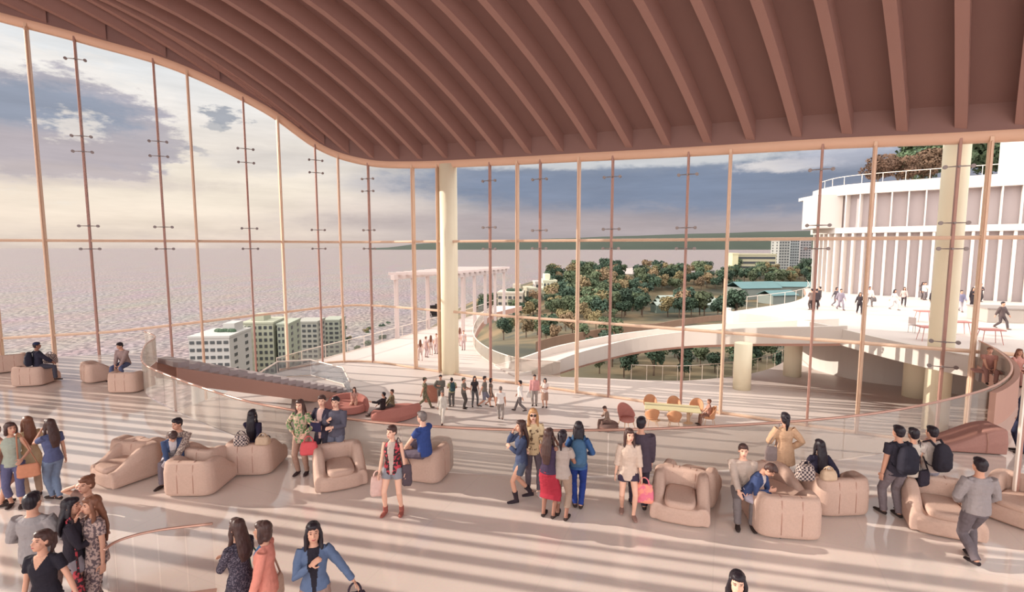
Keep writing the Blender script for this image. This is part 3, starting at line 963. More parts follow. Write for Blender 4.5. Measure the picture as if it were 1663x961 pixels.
# ------------------------------------------------------------------ trees
M_leaf = [mat('dusky_green_leaves', (88, 98, 74), 0.9, 0.35, 1.2, objvar=0.30), mat('olive_brown_leaves', (128, 112, 84), 0.9, 0.30, 1.2, objvar=0.25), mat('deep_green_leaves', (62, 78, 64), 0.9, 0.35, 1.2, objvar=0.3)]
M_pine = mat('rusty_pine_needles', (116, 96, 76), 0.9, 0.30, 0.8, objvar=0.25)
M_pineg = mat('dark_pine_needles', (88, 104, 78), 0.9, 0.35, 0.8, objvar=0.25)
M_bark = mat('grey_brown_bark', (96, 80, 68), 0.95, 0.25, 3)
def crown_mesh(seed, H, lobes, nleaf, leaf, m, flat=1.0):
    r = random.Random(seed); mb = MB()
    L = []
    for k in range(lobes):
        a = r.uniform(0, 2 * PI); rad = H * 0.24 * math.sqrt(r.random())
        L.append((Vector((rad * math.cos(a), rad * math.sin(a), H * r.uniform(0.42, 0.82))), H * r.uniform(0.14, 0.24)))
    for k in range(nleaf):
        c, R_ = L[k % lobes]
        d = Vector((r.gauss(0, 1), r.gauss(0, 1), r.gauss(0.15, 1))).normalized()
        p = c + Vector((d.x, d.y, d.z * flat)) * R_ * r.uniform(0.72, 1.06)
        n = (d + Vector((r.gauss(0, .5), r.gauss(0, .5), r.gauss(0.2, .5)))).normalized()
        a = n.orthogonal().normalized(); b = n.cross(a)
        an = r.uniform(0, PI); a, b = a * math.cos(an) + b * math.sin(an), b * math.cos(an) - a * math.sin(an)
        s = leaf * r.uniform(0.6, 1.3)
        mb.add([p - a * s - b * s * .6, p + a * s - b * s * .5 + n * s * .25, p + a * s * .9 + b * s * .6, p - a * s * .8 + b * s * .7 + n * s * .3], [(0, 1, 2, 3)])
    me = mb.mesh('crown'); me.materials.append(m); return me
def trunk_mesh(H, r0, seed=0, lean=0.0):
    r = random.Random(seed); mb = MB()
    mb.tube([(0, 0, -0.8), (lean * .3, 0, H * .25), (lean, r.uniform(-.05, .05) * H, H * .6)], [r0, r0 * .7, r0 * .35], n=6)
    for k in range(3):
        a = r.uniform(0, 2 * PI); mb.tube([(lean * .3, 0, H * .28), (lean * .3 + H * .12 * math.cos(a), H * .12 * math.sin(a), H * .5)], [r0 * .5, r0 * .2], n=5)
    me = mb.mesh('trunk'); me.materials.append(M_bark); return me
PROTO = []
for k in range(6):
    PROTO.append((crown_mesh(100 + k, 9.0, 7, 620, 0.42, M_leaf[k % 3], 0.9), trunk_mesh(9.0, 0.28, k)))
def tree(proto, loc, sc, label, group, rz=0):
    t = empty('tree', loc, rz); tag(t, label, 'tree', group); t.scale = (sc, sc, sc * rnd.uniform(0.9, 1.1))
    link('crown', PROTO[proto][0], None, t); link('trunk', PROTO[proto][1], None, t)
    return t
KINDS3 = ['dusky green bushy tree', 'olive brown bushy tree', 'deep green bushy tree']
def wood(n, region, smin, smax, label_tail, group, seed, weights=(3, 2, 3), avoid=()):
    r = random.Random(seed); made = 0; tries = 0; pts = []
    while made < n and tries < n * 40:
        tries += 1
        px = r.uniform(region[0], region[2]); py = r.uniform(region[1], region[3])
        if any(a[0] < px < a[2] and a[1] < py < a[3] for a in avoid): continue
        p = on_land(px, py)
        if p is None: continue
        if any((p - q).length < 3.6 for q in pts): continue
        pts.append(p)
        k = r.choices((0, 1, 2), weights)[0] + 3 * r.randint(0, 1)
        tree(k, p, r.uniform(smin, smax), KINDS3[k % 3] + ' ' + label_tail, group + ' ' + KINDS3[k % 3].split(' ')[0], r.uniform(0, 6.28))
        made += 1
wood(190, (890, 436, 1200, 520), 0.75, 1.25, 'in the wood on the hill beyond the bridge', 'hill wood', 11, avoid=((1050, 476, 1200, 512),))
wood(34, (1180, 440, 1330, 470), 0.7, 1.1, 'among the sheds below the plaza', 'shed trees', 12)
wood(26, (800, 520, 1010, 560), 0.35, 0.7, 'on the dry slope just past the glass guard', 'slope trees', 13, (2, 3, 2))
wood(20, (770, 492, 900, 520), 0.7, 1.1, 'near the far flats by the shore', 'shore trees', 14)
wood(75, (955, 578, 1290, 614), 0.28, 0.55, 'in the shade below the bridge', 'shrubs under the bridge', 15, (2, 0, 4))
wood(44, (470, 535, 650, 590), 0.8, 1.4, 'on the slope left of the walkway', 'coast trees', 16, (2, 3, 3))

# pines on the roof garden
PINE = [(crown_mesh(300 + k, 7.0, 13, 2600, 0.16, (M_pine, M_pineg)[k % 2], 0.55), trunk_mesh(7.0, 0.16, 40 + k, 0.3)) for k in range(4)]
roof_pines = [(1418, 300, 58, 0.62, 0, 'small rusty umbrella pine at the roof corner, its crown overhanging the rail'), (1452, 300, 60, 0.72, 0, 'rusty brown pine second along the roof from the corner'),
              (1490, 300, 61, 0.85, 2, 'taller rusty brown pine behind the roof rail, third from the corner'), (1500, 300, 64, 1.35, 1, 'tall dark green pine towering over the roof garden'),
              (1545, 300, 62, 1.15, 3, 'dark green pine half hidden behind the cream column'), (1590, 300, 62, 1.25, 1, 'dark green pine on the roof between column and slim mullion'), (1620, 300, 63, 1.2, 2, 'rusty pine on the roof beside the white stair tower'),
              (1640, 300, 66, 1.3, 3, 'dark green pine directly behind the white stair tower'), (1470, 300, 66, 0.9, 3, 'low dark green pine tucked behind the rusty pines')]
for px, py, Y, sc, k, lab in roof_pines:
    d = ray(px, 402); X = d.x / d.y * Y
    t = empty('pine_tree', (X, Y, 11.3), rnd.uniform(0, 6)); tag(t, lab, 'tree'); t.scale = (sc, sc, sc)
    link('crown', PINE[k][0], None, t); link('trunk', PINE[k][1], None, t)

# ------------------------------------------------------------------ town buildings
M_pane = mat('dark_window_pane', (70, 72, 74), 0.3, 0.15, 0.5)
def town(name, px0, px1, ytop, Y, zbase, depth, rows, cols, wall_c, label, rz=0.0, win=(0.62, 0.5), roof=None, bands=False, cat='building', extra=None):
    a = at_y(px0, ytop, Y); b = at_y(px1, ytop, Y)
    W = b.x - a.x; H = a.z - zbase
    root = empty(name, ((a.x + b.x) / 2, Y + depth / 2, zbase), rz); tag(root, label, cat)
    wm = mat('render_%d_%d_%d' % wall_c, wall_c, 0.85, 0.06, 0.1)
    mb = MB(); mb.box((0, 0, H / 2), (W, depth, H)); mb.build('wall_body', wm, root)
    mb = MB(); mb.box((0, 0, H + 0.4), (W + 0.5, depth + 0.5, 0.9)); mb.build('parapet', wm if roof is None else roof, root)
    if rows:
        vis = min(H, 3.1 * rows)
        fh = vis / rows
        if bands:
            mbw = MB(); mbw.box((0, 0, 0), (W * 0.94, 0.3, fh * win[1])); me = mbw.mesh('window'); me.materials.append(M_pane)
            for j in range(rows):
                o = link('window', me, None, root); o.location = (0, -depth / 2 - 0.05, H - fh * (j + 0.6))
        else:
            cw_ = W / cols
            mbw = MB(); mbw.box((0, 0, 0), (cw_ * win[0], 0.3, fh * win[1])); me = mbw.mesh('window'); me.materials.append(M_pane)
            for j in range(rows):
                for i in range(cols):
                    o = link('window', me, None, root); o.location = (-W / 2 + cw_ * (i + .5), -depth / 2 - 0.05, H - fh * (j + 0.6))
            mbs = MB(); mbs.box((0, 0, 0), (0.3, depth / 4 * .5, fh * win[1])); ms = mbs.mesh('side_window'); ms.materials.append(M_pane)
            sx = 1 if (a.x + b.x) < 0 else -1
            for j in range(rows):
                for i in range(2):
                    o = link('side_window', ms, None, root); o.location = (sx * (W / 2 + .05), -depth / 4 + depth / 2 * i, H - fh * (j + 0.6))
    if extra: extra(root, W, depth, H, wm)
    return root
def roof_box(root, W, D, H, wm):
    mb = MB(); mb.box((-W * .1, 0, H + 2.2), (W * .4, D * .5, 3.2)); mb.build('lift_tower', wm, root)
def roof_green(root, W, D, H, wm):
    mb = MB()
    for k in range(7): mb.ell((-W * .1 + k * W * .07, rnd.uniform(-1, 1), H + 1.2), (1.6, 1.6, 1.1), nu=7, nv=5)
    mb.build('roof_planting', M_leaf[2], root)
    mb = MB(); mb.box((W * .2, D * .2, H + 2.6), (W * .3, D * .4, 3.6)); mb.build('lift_tower', wm, root)
town('apartment_block', 303, 366, 549, 205, -78, 22, 6, 6, (172, 168, 164), 'pale grey apartment block with a planted roof below the walkway', 0.10, (0.66, 0.42), extra=roof_green)
town('apartment_block', 372, 384, 537, 231, -80, 10, 12, 2, (150, 150, 140), 'narrow grey green block squeezed between two apartment blocks', 0.25, (0.5, 0.3))
town('apartment_tower', 389, 438, 526, 246, -82, 20, 13, 6, (160, 160, 142), 'pale green apartment tower with a grid of square dark windows', 0.12, (0.55, 0.5), extra=roof_box)
town('apartment_tower', 446, 464, 528, 247, -82, 20, 13, 3, (150, 154, 140), 'slender pale green tower beside the wide apartment tower', 0.12, (0.5, 0.5))
town('apartment_block', 478, 512, 524, 300, -84, 18, 8, 4, (150, 148, 140), 'hazy grey block among the coast trees', 0.1)
town('apartment_block', 522, 548, 521, 330, -84, 18, 8, 3, (146, 148, 136), 'hazy grey green block nearest the walkway railing', 0.1)
town('apartment_block', 810, 851, 477, 255, -42, 14, 5, 5, (186, 174, 160), 'beige flats with dark window rows by the shore trees', -0.1, (0.66, 0.42), extra=roof_green)
town('apartment_block', 855, 868, 470, 262, -44, 14, 8, 2, (170, 164, 146), 'narrow striped block beside the beige flats', 0.2, (0.6, 0.4))
town('apartment_tower', 880, 902, 457, 268, -44, 14, 11, 4, (200, 196, 172), 'pale tower with square windows in front of the hill wood', 0.1, (0.55, 0.5), extra=roof_box)
town('apartment_block', 868, 880, 459, 290, -46, 10, 9, 2, (178, 168, 164), 'mauve grey block just behind the pale tower', 0.1)
town('apartment_block', 912, 925, 462, 270, -44, 12, 9, 2, (150, 164, 140), 'greenish block half hidden by the hill wood', 0.1)
town('office_block', 1201, 1262, 414, 330, -26, 16, 6, 1, (176, 168, 142), 'long office block with dark horizontal window bands on the hill', -0.12, (0.9, 0.45), bands=True)
town('office_tower', 1192, 1201, 413, 328, -26, 12, 0, 1, (206, 196, 160), 'slim blank cream tower at the end of the long office block', -0.12)
for k, (a, b, t, Y) in enumerate(((1266, 1283, 391, 560), (1284, 1299, 389, 580), (1300, 1318, 391, 600))):
    town('housing_tower', a, b, t, Y, -40, 18, 12, 4, ((150, 150, 146), (142, 146, 146), (152, 148, 148))[k], ('pale housing tower nearest the office block on the skyline', 'pale housing tower in the middle of three on the skyline', 'pale housing tower nearest the white building on the skyline')[k], 0.0, (0.6, 0.5))
M_teal = mat('teal_metal_roof', (92, 122, 124), 0.5, 0.12, 0.2)
def shed(px, py, w, d, h, rz, label, m=M_teal):
    p = on_land(px, py)
    root = empty('shed', (p.x, p.y, p.z), rz); tag(root, label, 'shed')
    mb = MB(); mb.box((0, 0, h / 2 - .5), (w, d, h + 1)); mb.build('wall_body', mat('shed_wall', (120, 124, 118), 0.8, 0.1, 0.3), root)
    mb = MB(); e = 0.6
    v = [(-w / 2 - e, -d / 2 - e, h), (w / 2 + e, -d / 2 - e, h), (w / 2 + e, 0, h + d * .22), (-w / 2 - e, 0, h + d * .22), (-w / 2 - e, d / 2 + e, h), (w / 2 + e, d / 2 + e, h)]
    mb.add(v + [(x, y, z - .2) for x, y, z in v], [(0, 1, 2, 3), (3, 2, 5, 4), (9, 8, 7, 6), (10, 11, 8, 9), (0, 6, 7, 1), (5, 11, 10, 4), (1, 7, 8, 2), (2, 8, 11, 5), (3, 9, 6, 0), (4, 10, 9, 3)])
    mb.build('roof', m, root)
shed(1222, 482, 22, 13, 5, 0.2, 'wide teal roofed shed under the long office block')
shed(1285, 478, 20, 10, 4, -0.1, 'long teal roofed shed beside the plaza corner')
shed(1262, 492, 14, 9, 4, 0.3, 'small teal roofed shed near the plaza rim')
M_gh = mat('grey_green_glazing_bars', (132, 142, 132), 0.4, 0.1, 0.3)
for k, (px, py, w) in enumerate(((1112, 494, 26), (1125, 501, 34), (1122, 506, 32))):
    p = on_land(px, py)
    root = empty('greenhouse', (p.x, p.y, p.z), 0.12); tag(root, ('long grey green greenhouse, farthest of three below the wood', 'long grey green greenhouse in the middle of three', 'long grey green greenhouse nearest the bridge')[k], 'greenhouse')
    mb = MB(); mb.box((0, 0, 1.2), (w, 6, 3.4)); mb.build('glazed_body', mat('dim_greenhouse_glass', (104, 116, 108), 0.2, 0.2, 0.4), root)
    for i in range(9):
        mb = MB(); mb.tube([(-w / 2 + w * i / 8, -3.05, 0), (-w / 2 + w * i / 8, -3.05, 2.9), (-w / 2 + w * i / 8, 0, 4.2), (-w / 2 + w * i / 8, 3, 2.9)], [0.14] * 4, n=4); mb.build('glazing_bar', M_gh, root)
    mb = MB(); mb.add([(-w / 2, -3.1, 2.9), (w / 2, -3.1, 2.9), (w / 2, 0, 4.2), (-w / 2, 0, 4.2), (-w / 2, 3.1, 2.9), (w / 2, 3.1, 2.9)], [(0, 1, 2, 3), (3, 2, 5, 4)]); mb.build('roof', mat('pale_greenhouse_roof', (150, 158, 150), 0.3, 0.15, 0.4), root)

# ------------------------------------------------------------------ sky, sun
def make_world():
    w = bpy.data.worlds.new('sky'); scene.world = w; w.use_nodes = True
    nt = w.node_tree; N = nt.nodes; L = nt.links
    bg = N['Background']
    tc = N.new('ShaderNodeTexCoord')
    sep = N.new('ShaderNodeSeparateXYZ'); L.new(tc.outputs['Generated'], sep.inputs[0])
    def math_(op, a, b=None, c=None, clampv=False):
        n = N.new('ShaderNodeMath'); n.operation = op; n.use_clamp = clampv
        for i, x in enumerate((a, b, c)):
            if x is None: continue
            if isinstance(x, (int, float)): n.inputs[i].default_value = x
            else: L.new(x, n.inputs[i])
        return n.outputs[0]
    az = math_('ARCTAN2', sep.outputs[0], sep.outputs[1])
    el = math_('ARCSINE', sep.outputs[2])
    def ramp(x, stops):
        cr = N.new('ShaderNodeValToRGB'); e = cr.color_ramp.elements
        e[0].position, e[0].color = stops[0][0], srgb(*stops[0][1]); e[1].position, e[1].color = stops[-1][0], srgb(*stops[-1][1])
        for p, c in stops[1:-1]:
            x_ = e.new(p); x_.color = srgb(*c)
        L.new(x, cr.inputs[0]); return cr.outputs[0]
    def mix(f, a, b):
        m = N.new('ShaderNodeMix'); m.data_type = 'RGBA'
        if isinstance(f, (int, float)): m.inputs[0].default_value = f
        else: L.new(f, m.inputs[0])
        for i, x in ((6, a), (7, b)):
            if isinstance(x, tuple): m.inputs[i].default_value = srgb(*x)
            else: L.new(x, m.inputs[i])
        return m.outputs[2]
    e01 = math_('MULTIPLY', el, 1.6)     # elevation 0..0.62 rad -> 0..1
    west = ramp(e01, [(0.0, (206, 190, 182)), (0.06, (217, 203, 192)), (0.16, (230, 218, 204)), (0.32, (228, 222, 216)), (0.45, (222, 224, 226)), (0.7, (232, 233, 234)), (1.0, (236, 234, 230))])
    east = ramp(e01, [(0.0, (160, 152, 156)), (0.05, (172, 162, 164)), (0.12, (154, 152, 162)), (0.22, (134, 142, 158)), (0.30, (150, 160, 174)), (0.40, (198, 202, 208)), (0.6, (220, 220, 222)), (1.0, (236, 230, 224))])
    f = N.new('ShaderNodeMapRange'); f.interpolation_type = 'SMOOTHSTEP'; f.inputs[1].default_value = -0.42; f.inputs[2].default_value = 0.02
    L.new(az, f.inputs[0])
    base = mix(f.outputs[0], west, east)
    # clouds: soft banks shaped by noise
    comb = N.new('ShaderNodeCombineXYZ'); L.new(az, comb.inputs[0]); L.new(math_('MULTIPLY', el, 2.6), comb.inputs[1])
    n1 = N.new('ShaderNodeTexNoise'); n1.inputs['Scale'].default_value = 7.5; n1.inputs['Detail'].default_value = 9; n1.inputs['Roughness'].default_value = 0.66
    L.new(comb.outputs[0], n1.inputs['Vector'])
    n2 = N.new('ShaderNodeTexNoise'); n2.inputs['Scale'].default_value = 2.2; n2.inputs['Detail'].default_value = 6
    L.new(comb.outputs[0], n2.inputs['Vector'])
    nh = N.new('ShaderNodeTexNoise'); nh.inputs['Scale'].default_value = 34.0; nh.inputs['Detail'].default_value = 6; nh.inputs['Roughness'].default_value = 0.6
    L.new(comb.outputs[0], nh.inputs['Vector'])
    nlow = math_('SUBTRACT', n1.outputs['Fac'], 0.5)
    nhi = math_('SUBTRACT', nh.outputs['Fac'], 0.5)
    nn = math_('ADD', nlow, math_('MULTIPLY', nhi, 0.55))
    ns_ = math_('ADD', math_('MULTIPLY', nlow, 0.8), math_('MULTIPLY', nhi, 1.9))
    def bank(cur, px, py, sx, sy, colr, strength, edge=0.35, nz=1.5):
        d = ray(px, py).normalized(); a0 = math.atan2(d.x, d.y); e0 = math.asin(d.z)
        du = math_('DIVIDE', math_('SUBTRACT', az, a0), sx); dv = math_('DIVIDE', math_('SUBTRACT', el, e0), sy)
        r2 = math_('SQRT', math_('ADD', math_('MULTIPLY', du, du), math_('MULTIPLY', dv, dv)))
        r3 = math_('ADD', r2, math_('MULTIPLY', ns_ if max(sx, sy) < 0.06 else nn, nz))
        mr = N.new('ShaderNodeMapRange'); mr.interpolation_type = 'SMOOTHSTEP'
        mr.inputs[1].default_value = 1.0 + edge; mr.inputs[2].default_value = 1.0 - edge; mr.inputs[3].default_value = 0; mr.inputs[4].default_value = strength
        L.new(r3, mr.inputs[0])
        return mix(mr.outputs[0], cur, colr)
    c = base
    # thin streaked veil everywhere
    comb2 = N.new('ShaderNodeCombineXYZ'); L.new(math_('MULTIPLY', az, 1.6), comb2.inputs[0]); L.new(math_('MULTIPLY', el, 11.0), comb2.inputs[1])
    n3 = N.new('ShaderNodeTexNoise'); n3.inputs['Scale'].default_value = 2.6; n3.inputs['Detail'].default_value = 8; n3.inputs['Roughness'].default_value = 0.6
    L.new(comb2.outputs[0], n3.inputs['Vector'])
    veil = N.new('ShaderNodeMapRange'); veil.inputs[1].default_value = 0.35; veil.inputs[2].default_value = 0.65; veil.inputs[3].default_value = 0.90; veil.inputs[4].default_value = 1.08
    L.new(n3.outputs['Fac'], veil.inputs[0])
    c = bank(c, 60, 335, 0.34, 0.045, (238, 222, 204), 0.8, 0.8)
    c = bank(c, 330, 300, 0.20, 0.05, (236, 226, 210), 0.6, 0.8)
    c = bank(c, 70, 190, 0.180, 0.085, (236, 230, 224), 0.7, 0.25)     # bright rim of the big cloud
    c = bank(c, 80, 205, 0.165, 0.072, (172, 168, 178), 0.95, 0.14)
    c = bank(c, 215, 228, 0.085, 0.036, (178, 172, 178), 0.9, 0.16)
    c = bank(c, 50, 172, 0.125, 0.034, (140, 150, 168), 0.85, 0.30)
    c = bank(c, 20, 240, 0.15, 0.030, (184, 174, 178), 0.7, 0.4)
    c = bank(c, 128, 205, 0.030, 0.016, (232, 224, 216), 0.75, 0.6, 2.6)
    c = bank(c, 60, 282, 0.20, 0.016, (196, 184, 182), 0.6, 0.5)
    c = bank(c, 362, 188, 0.026, 0.010, (146, 152, 164), 0.85, 0.4, 2.4)
    c = bank(c, 350, 205, 0.018, 0.006, (160, 164, 172), 0.7, 0.4, 2.4)
    c = bank(c, 318, 243, 0.016, 0.006, (170, 168, 174), 0.7, 0.4, 2.4)
    c = bank(c, 440, 262, 0.10, 0.022, (208, 202, 198), 0.7, 0.5)
    c = bank(c, 640, 300, 0.10, 0.020, (178, 176, 184), 0.6, 0.6)
    c = bank(c, 620, 345, 0.14, 0.03, (222, 208, 200), 0.6, 0.8)
    c = bank(c, 770, 292, 0.14, 0.030, (134, 144, 164), 0.85, 0.5)
    c = bank(c, 960, 305, 0.26, 0.036, (126, 138, 160), 0.85, 0.5)
    c = bank(c, 1180, 310, 0.20, 0.045, (124, 136, 158), 0.85, 0.5)
    c = bank(c, 1000, 264, 0.40, 0.010, (214, 214, 214), 0.75, 0.5, 2.4)
    c = bank(c, 1270, 268, 0.07, 0.010, (222, 216, 214), 0.8, 0.4, 2.4)
    c = bank(c, 1370, 250, 0.08, 0.02, (184, 186, 200), 0.7, 0.5)
    c = bank(c, 830, 362, 0.35, 0.018, (176, 164, 166), 0.7, 0.7)
    mv = N.new('ShaderNodeMix'); mv.data_type = 'RGBA'; mv.blend_type = 'MULTIPLY'; mv.inputs[0].default_value = 1.0
    cv = N.new('ShaderNodeCombineColor')
    for i in range(3): L.new(veil.outputs[0], cv.inputs[i])
    L.new(c, mv.inputs[6]); L.new(cv.outputs[0], mv.inputs[7]); c = mv.outputs[2]
    L.new(c, bg.inputs[0])
    # sky made brighter overhead and behind the viewer, added as fill for the interior
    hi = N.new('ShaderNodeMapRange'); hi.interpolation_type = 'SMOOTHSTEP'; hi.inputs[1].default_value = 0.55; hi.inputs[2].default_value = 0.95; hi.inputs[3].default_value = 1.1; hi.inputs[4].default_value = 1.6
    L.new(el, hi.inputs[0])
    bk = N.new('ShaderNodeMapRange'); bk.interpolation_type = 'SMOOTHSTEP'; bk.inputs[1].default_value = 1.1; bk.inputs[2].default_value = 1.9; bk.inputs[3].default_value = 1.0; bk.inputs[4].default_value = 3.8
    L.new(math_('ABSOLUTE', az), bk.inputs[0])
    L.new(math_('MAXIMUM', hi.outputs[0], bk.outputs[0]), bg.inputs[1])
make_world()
sun_d = bpy.data.lights.new('sun', 'SUN'); sun_d.energy = 5.2; sun_d.color = (1.0, 0.91, 0.80); sun_d.angle = math.radians(0.12)
sun = bpy.data.objects.new('sun', sun_d); col.objects.link(sun)
elv = math.radians(21)
tdir = Vector((0.972 * math.cos(elv), -0.235 * math.cos(elv), -math.sin(elv)))
sun.rotation_euler = tdir.to_track_quat('-Z', 'Y').to_euler()
sun.location = (-60, 30, 40)

scene.view_settings.view_transform = 'Standard'
scene.view_settings.look = 'None'
scene.view_settings.exposure = 0.08
scene.view_settings.gamma = 1.0
scene.view_settings.use_curve_mapping = False
scene.cycles.use_denoising = True
scene.cycles.transparent_max_bounces = 24
scene.cycles.max_bounces = 8
scene.cycles.caustics_reflective = False
scene.cycles.caustics_refractive = False
# ------------------------------------------------------------------ figures
LATER = []          # (object, kind, data): remeshed together at the end
Q_VOX = (0.0075, 0.0105, 0.015, 0.022)
def soft(o, vox, kind, data=None):
    m = o.modifiers.new('remesh', 'REMESH'); m.mode = 'VOXEL'; m.voxel_size = vox; m.use_smooth_shade = True
    LATER.append((o, kind, data))
    return o

def finish_soft():
    dg = bpy.context.evaluated_depsgraph_get()
    dg.update()
    for o, kind, data in LATER:
        ev = o.evaluated_get(dg)
        me = bpy.data.meshes.new_from_object(ev)
        old = o.data; mats = [m for m in old.materials]
        nm = old.name
        o.modifiers.clear(); o.data = me; bpy.data.meshes.remove(old); me.name = nm
        me.materials.clear()
        for m in mats: me.materials.append(m)
        me.polygons.foreach_set('use_smooth', [True] * len(me.polygons))
        if kind == 'body' and data:
            hc, Rinv, sc = data
            for p in me.polygons:
                q = Rinv @ (p.center - hc) / sc
                mi = 0
                if q.y > 0.045 and abs(q.x) < 0.07 and abs(q.z) < 0.1:
                    ax = abs(q.x)
                    if ((ax - 0.031) / 0.0130) ** 2 + ((q.z - 0.012) / 0.0070) ** 2 < 1: mi = 1
                    elif ((ax - 0.033) / 0.018) ** 2 + ((q.z - 0.035) / 0.0042) ** 2 < 1: mi = 1
                    elif (ax / 0.024) ** 2 + ((q.z + 0.056) / 0.010) ** 2 < 1: mi = 2
                p.material_index = mi
        elif kind == 'cloth':
            amp, freq, strip = data
            vs = me.vertices
            cos = [v.co.copy() for v in vs]; nos = [v.normal.copy() for v in vs]
            for v, c, n in zip(vs, cos, nos):
                a = noise.noise(Vector((c.x * freq, c.y * freq, c.z * freq * 1.7))) + 0.6 * noise.noise(Vector((c.x * freq * 2.3 + 5, c.y * freq * 2.3, c.z * freq * 3)))
                v.co = c + n * a * amp
            if strip and len(mats) > 1:
                o0, Rinv, w0, w1, z0, z1 = strip
                for p in me.polygons:
                    q = Rinv @ (p.center - o0)
                    if q.y > 0.02 and z0 < q.z < z1:
                        w = lerp(w0, w1, (q.z - z0) / (z1 - z0))
                        if abs(q.x) < w: p.material_index = 1
        elif kind == 'hair':
            for v in me.vertices:
                c = v.co
                v.co = c + v.normal * 0.006 * noise.noise(Vector((c.x * 60, c.y * 60, c.z * 9)))
        me.update()
    LATER.clear()

def ik(a, t, l1, l2, hint):
    a = Vector(a); t = Vector(t); d = t - a
    L = d.length
    if L > (l1 + l2) * 0.999: d = d.normalized() * (l1 + l2) * 0.999; L = d.length
    x = (L * L + l1 * l1 - l2 * l2) / (2 * L)
    h = math.sqrt(max(0, l1 * l1 - x * x))
    u = d / L
    n = Vector(hint) - u * Vector(hint).dot(u)
    if n.length < 1e-5: n = u.orthogonal()
    n.normalize()
    return a + u * x + n * h, a + d

ARM = {   # hand target relative to the pelvis (x outwards), elbow hint
    'down': ((0.245, 0.03, -0.10), (0.25, -1, 0)), 'downf': ((0.225, 0.12, -0.07), (0.3, -1, 0)), 'hip': ((0.17, 0.05, 0.06), (1, -0.5, 0)),
    'fold': ((-0.04, 0.23, 0.25), (0.7, 0.1, -1)), 'face': ((0.07, 0.17, 0.54), (0.4, 0.3, -1)), 'ear': ((0.12, 0.09, 0.66), (1, 0.5, -0.3)),
    'front': ((0.07, 0.29, 0.20), (0.7, -0.3, -1)), 'hold': ((0.20, 0.24, 0.10), (0.7, -0.6, -0.6)), 'back': ((0.08, -0.17, 0.02), (1, -0.6, -.2)),
    'swingf': ((0.22, 0.25, -0.02), (0.2, -1, -.1)), 'swingb': ((0.24, -0.20, -0.05), (0.2, -1, 0)), 'out': ((0.42, 0.12, -0.02), (0.2, -1, 0.2)),
    'lap': ((0.10, 0.34, 0.04), (0.6, -0.4, -0.4)), 'knee': ((0.13, 0.42, 0.03), (0.7, -0.3, -0.3)), 'phone': ((0.05, 0.26, 0.34), (0.6, 0, -1)), 'chest': ((0.02, 0.17, 0.36), (0.7, 0.1, -1)),
    'pocket': ((0.15, 0.17, 0.04), (1, -0.7, -0.2)), 'point': ((0.35, 0.45, 0.30), (0.3, -0.3, -1)), 'strap': ((0.12, 0.16, 0.33), (0.6, -0.2, -1)), 'prop': ((0.22, -0.22, 0.0), (0.5, -1, .2)),
}
SKIN = {'light': mat('light_skin', (226, 176, 152), 0.55, 0.05, 9, spec=0.35), 'mid': mat('tan_skin', (202, 150, 126), 0.55, 0.05, 9, spec=0.35), 'dark': mat('brown_skin', (150, 104, 86), 0.55, 0.05, 9, spec=0.35)}
M_eye = mat('dark_eyes_and_brows', (84, 60, 54), 0.4, 0.05, 9)
M_lip = mat('rose_lips', (170, 92, 88), 0.5, 0.05, 9)
HAIR = {'black': mat('black_hair', (40, 32, 38), 0.45, 0.25, 40), 'brown': mat('dark_brown_hair', (74, 52, 48), 0.45, 0.25, 40), 'chestnut': mat('chestnut_hair', (120, 78, 60), 0.45, 0.25, 40), 'blond': mat('honey_hair', (186, 138, 96), 0.45, 0.2, 40), 'grey': mat('greying_hair', (120, 108, 104), 0.5, 0.2, 40)}
def cloth(c, name=None):
    if isinstance(c, bpy.types.Material): return c
    return mat(name or 'cloth_%d_%d_%d' % c, c, 0.85, 0.12, 18, spec=0.15, bump=0.25, bscale=90)

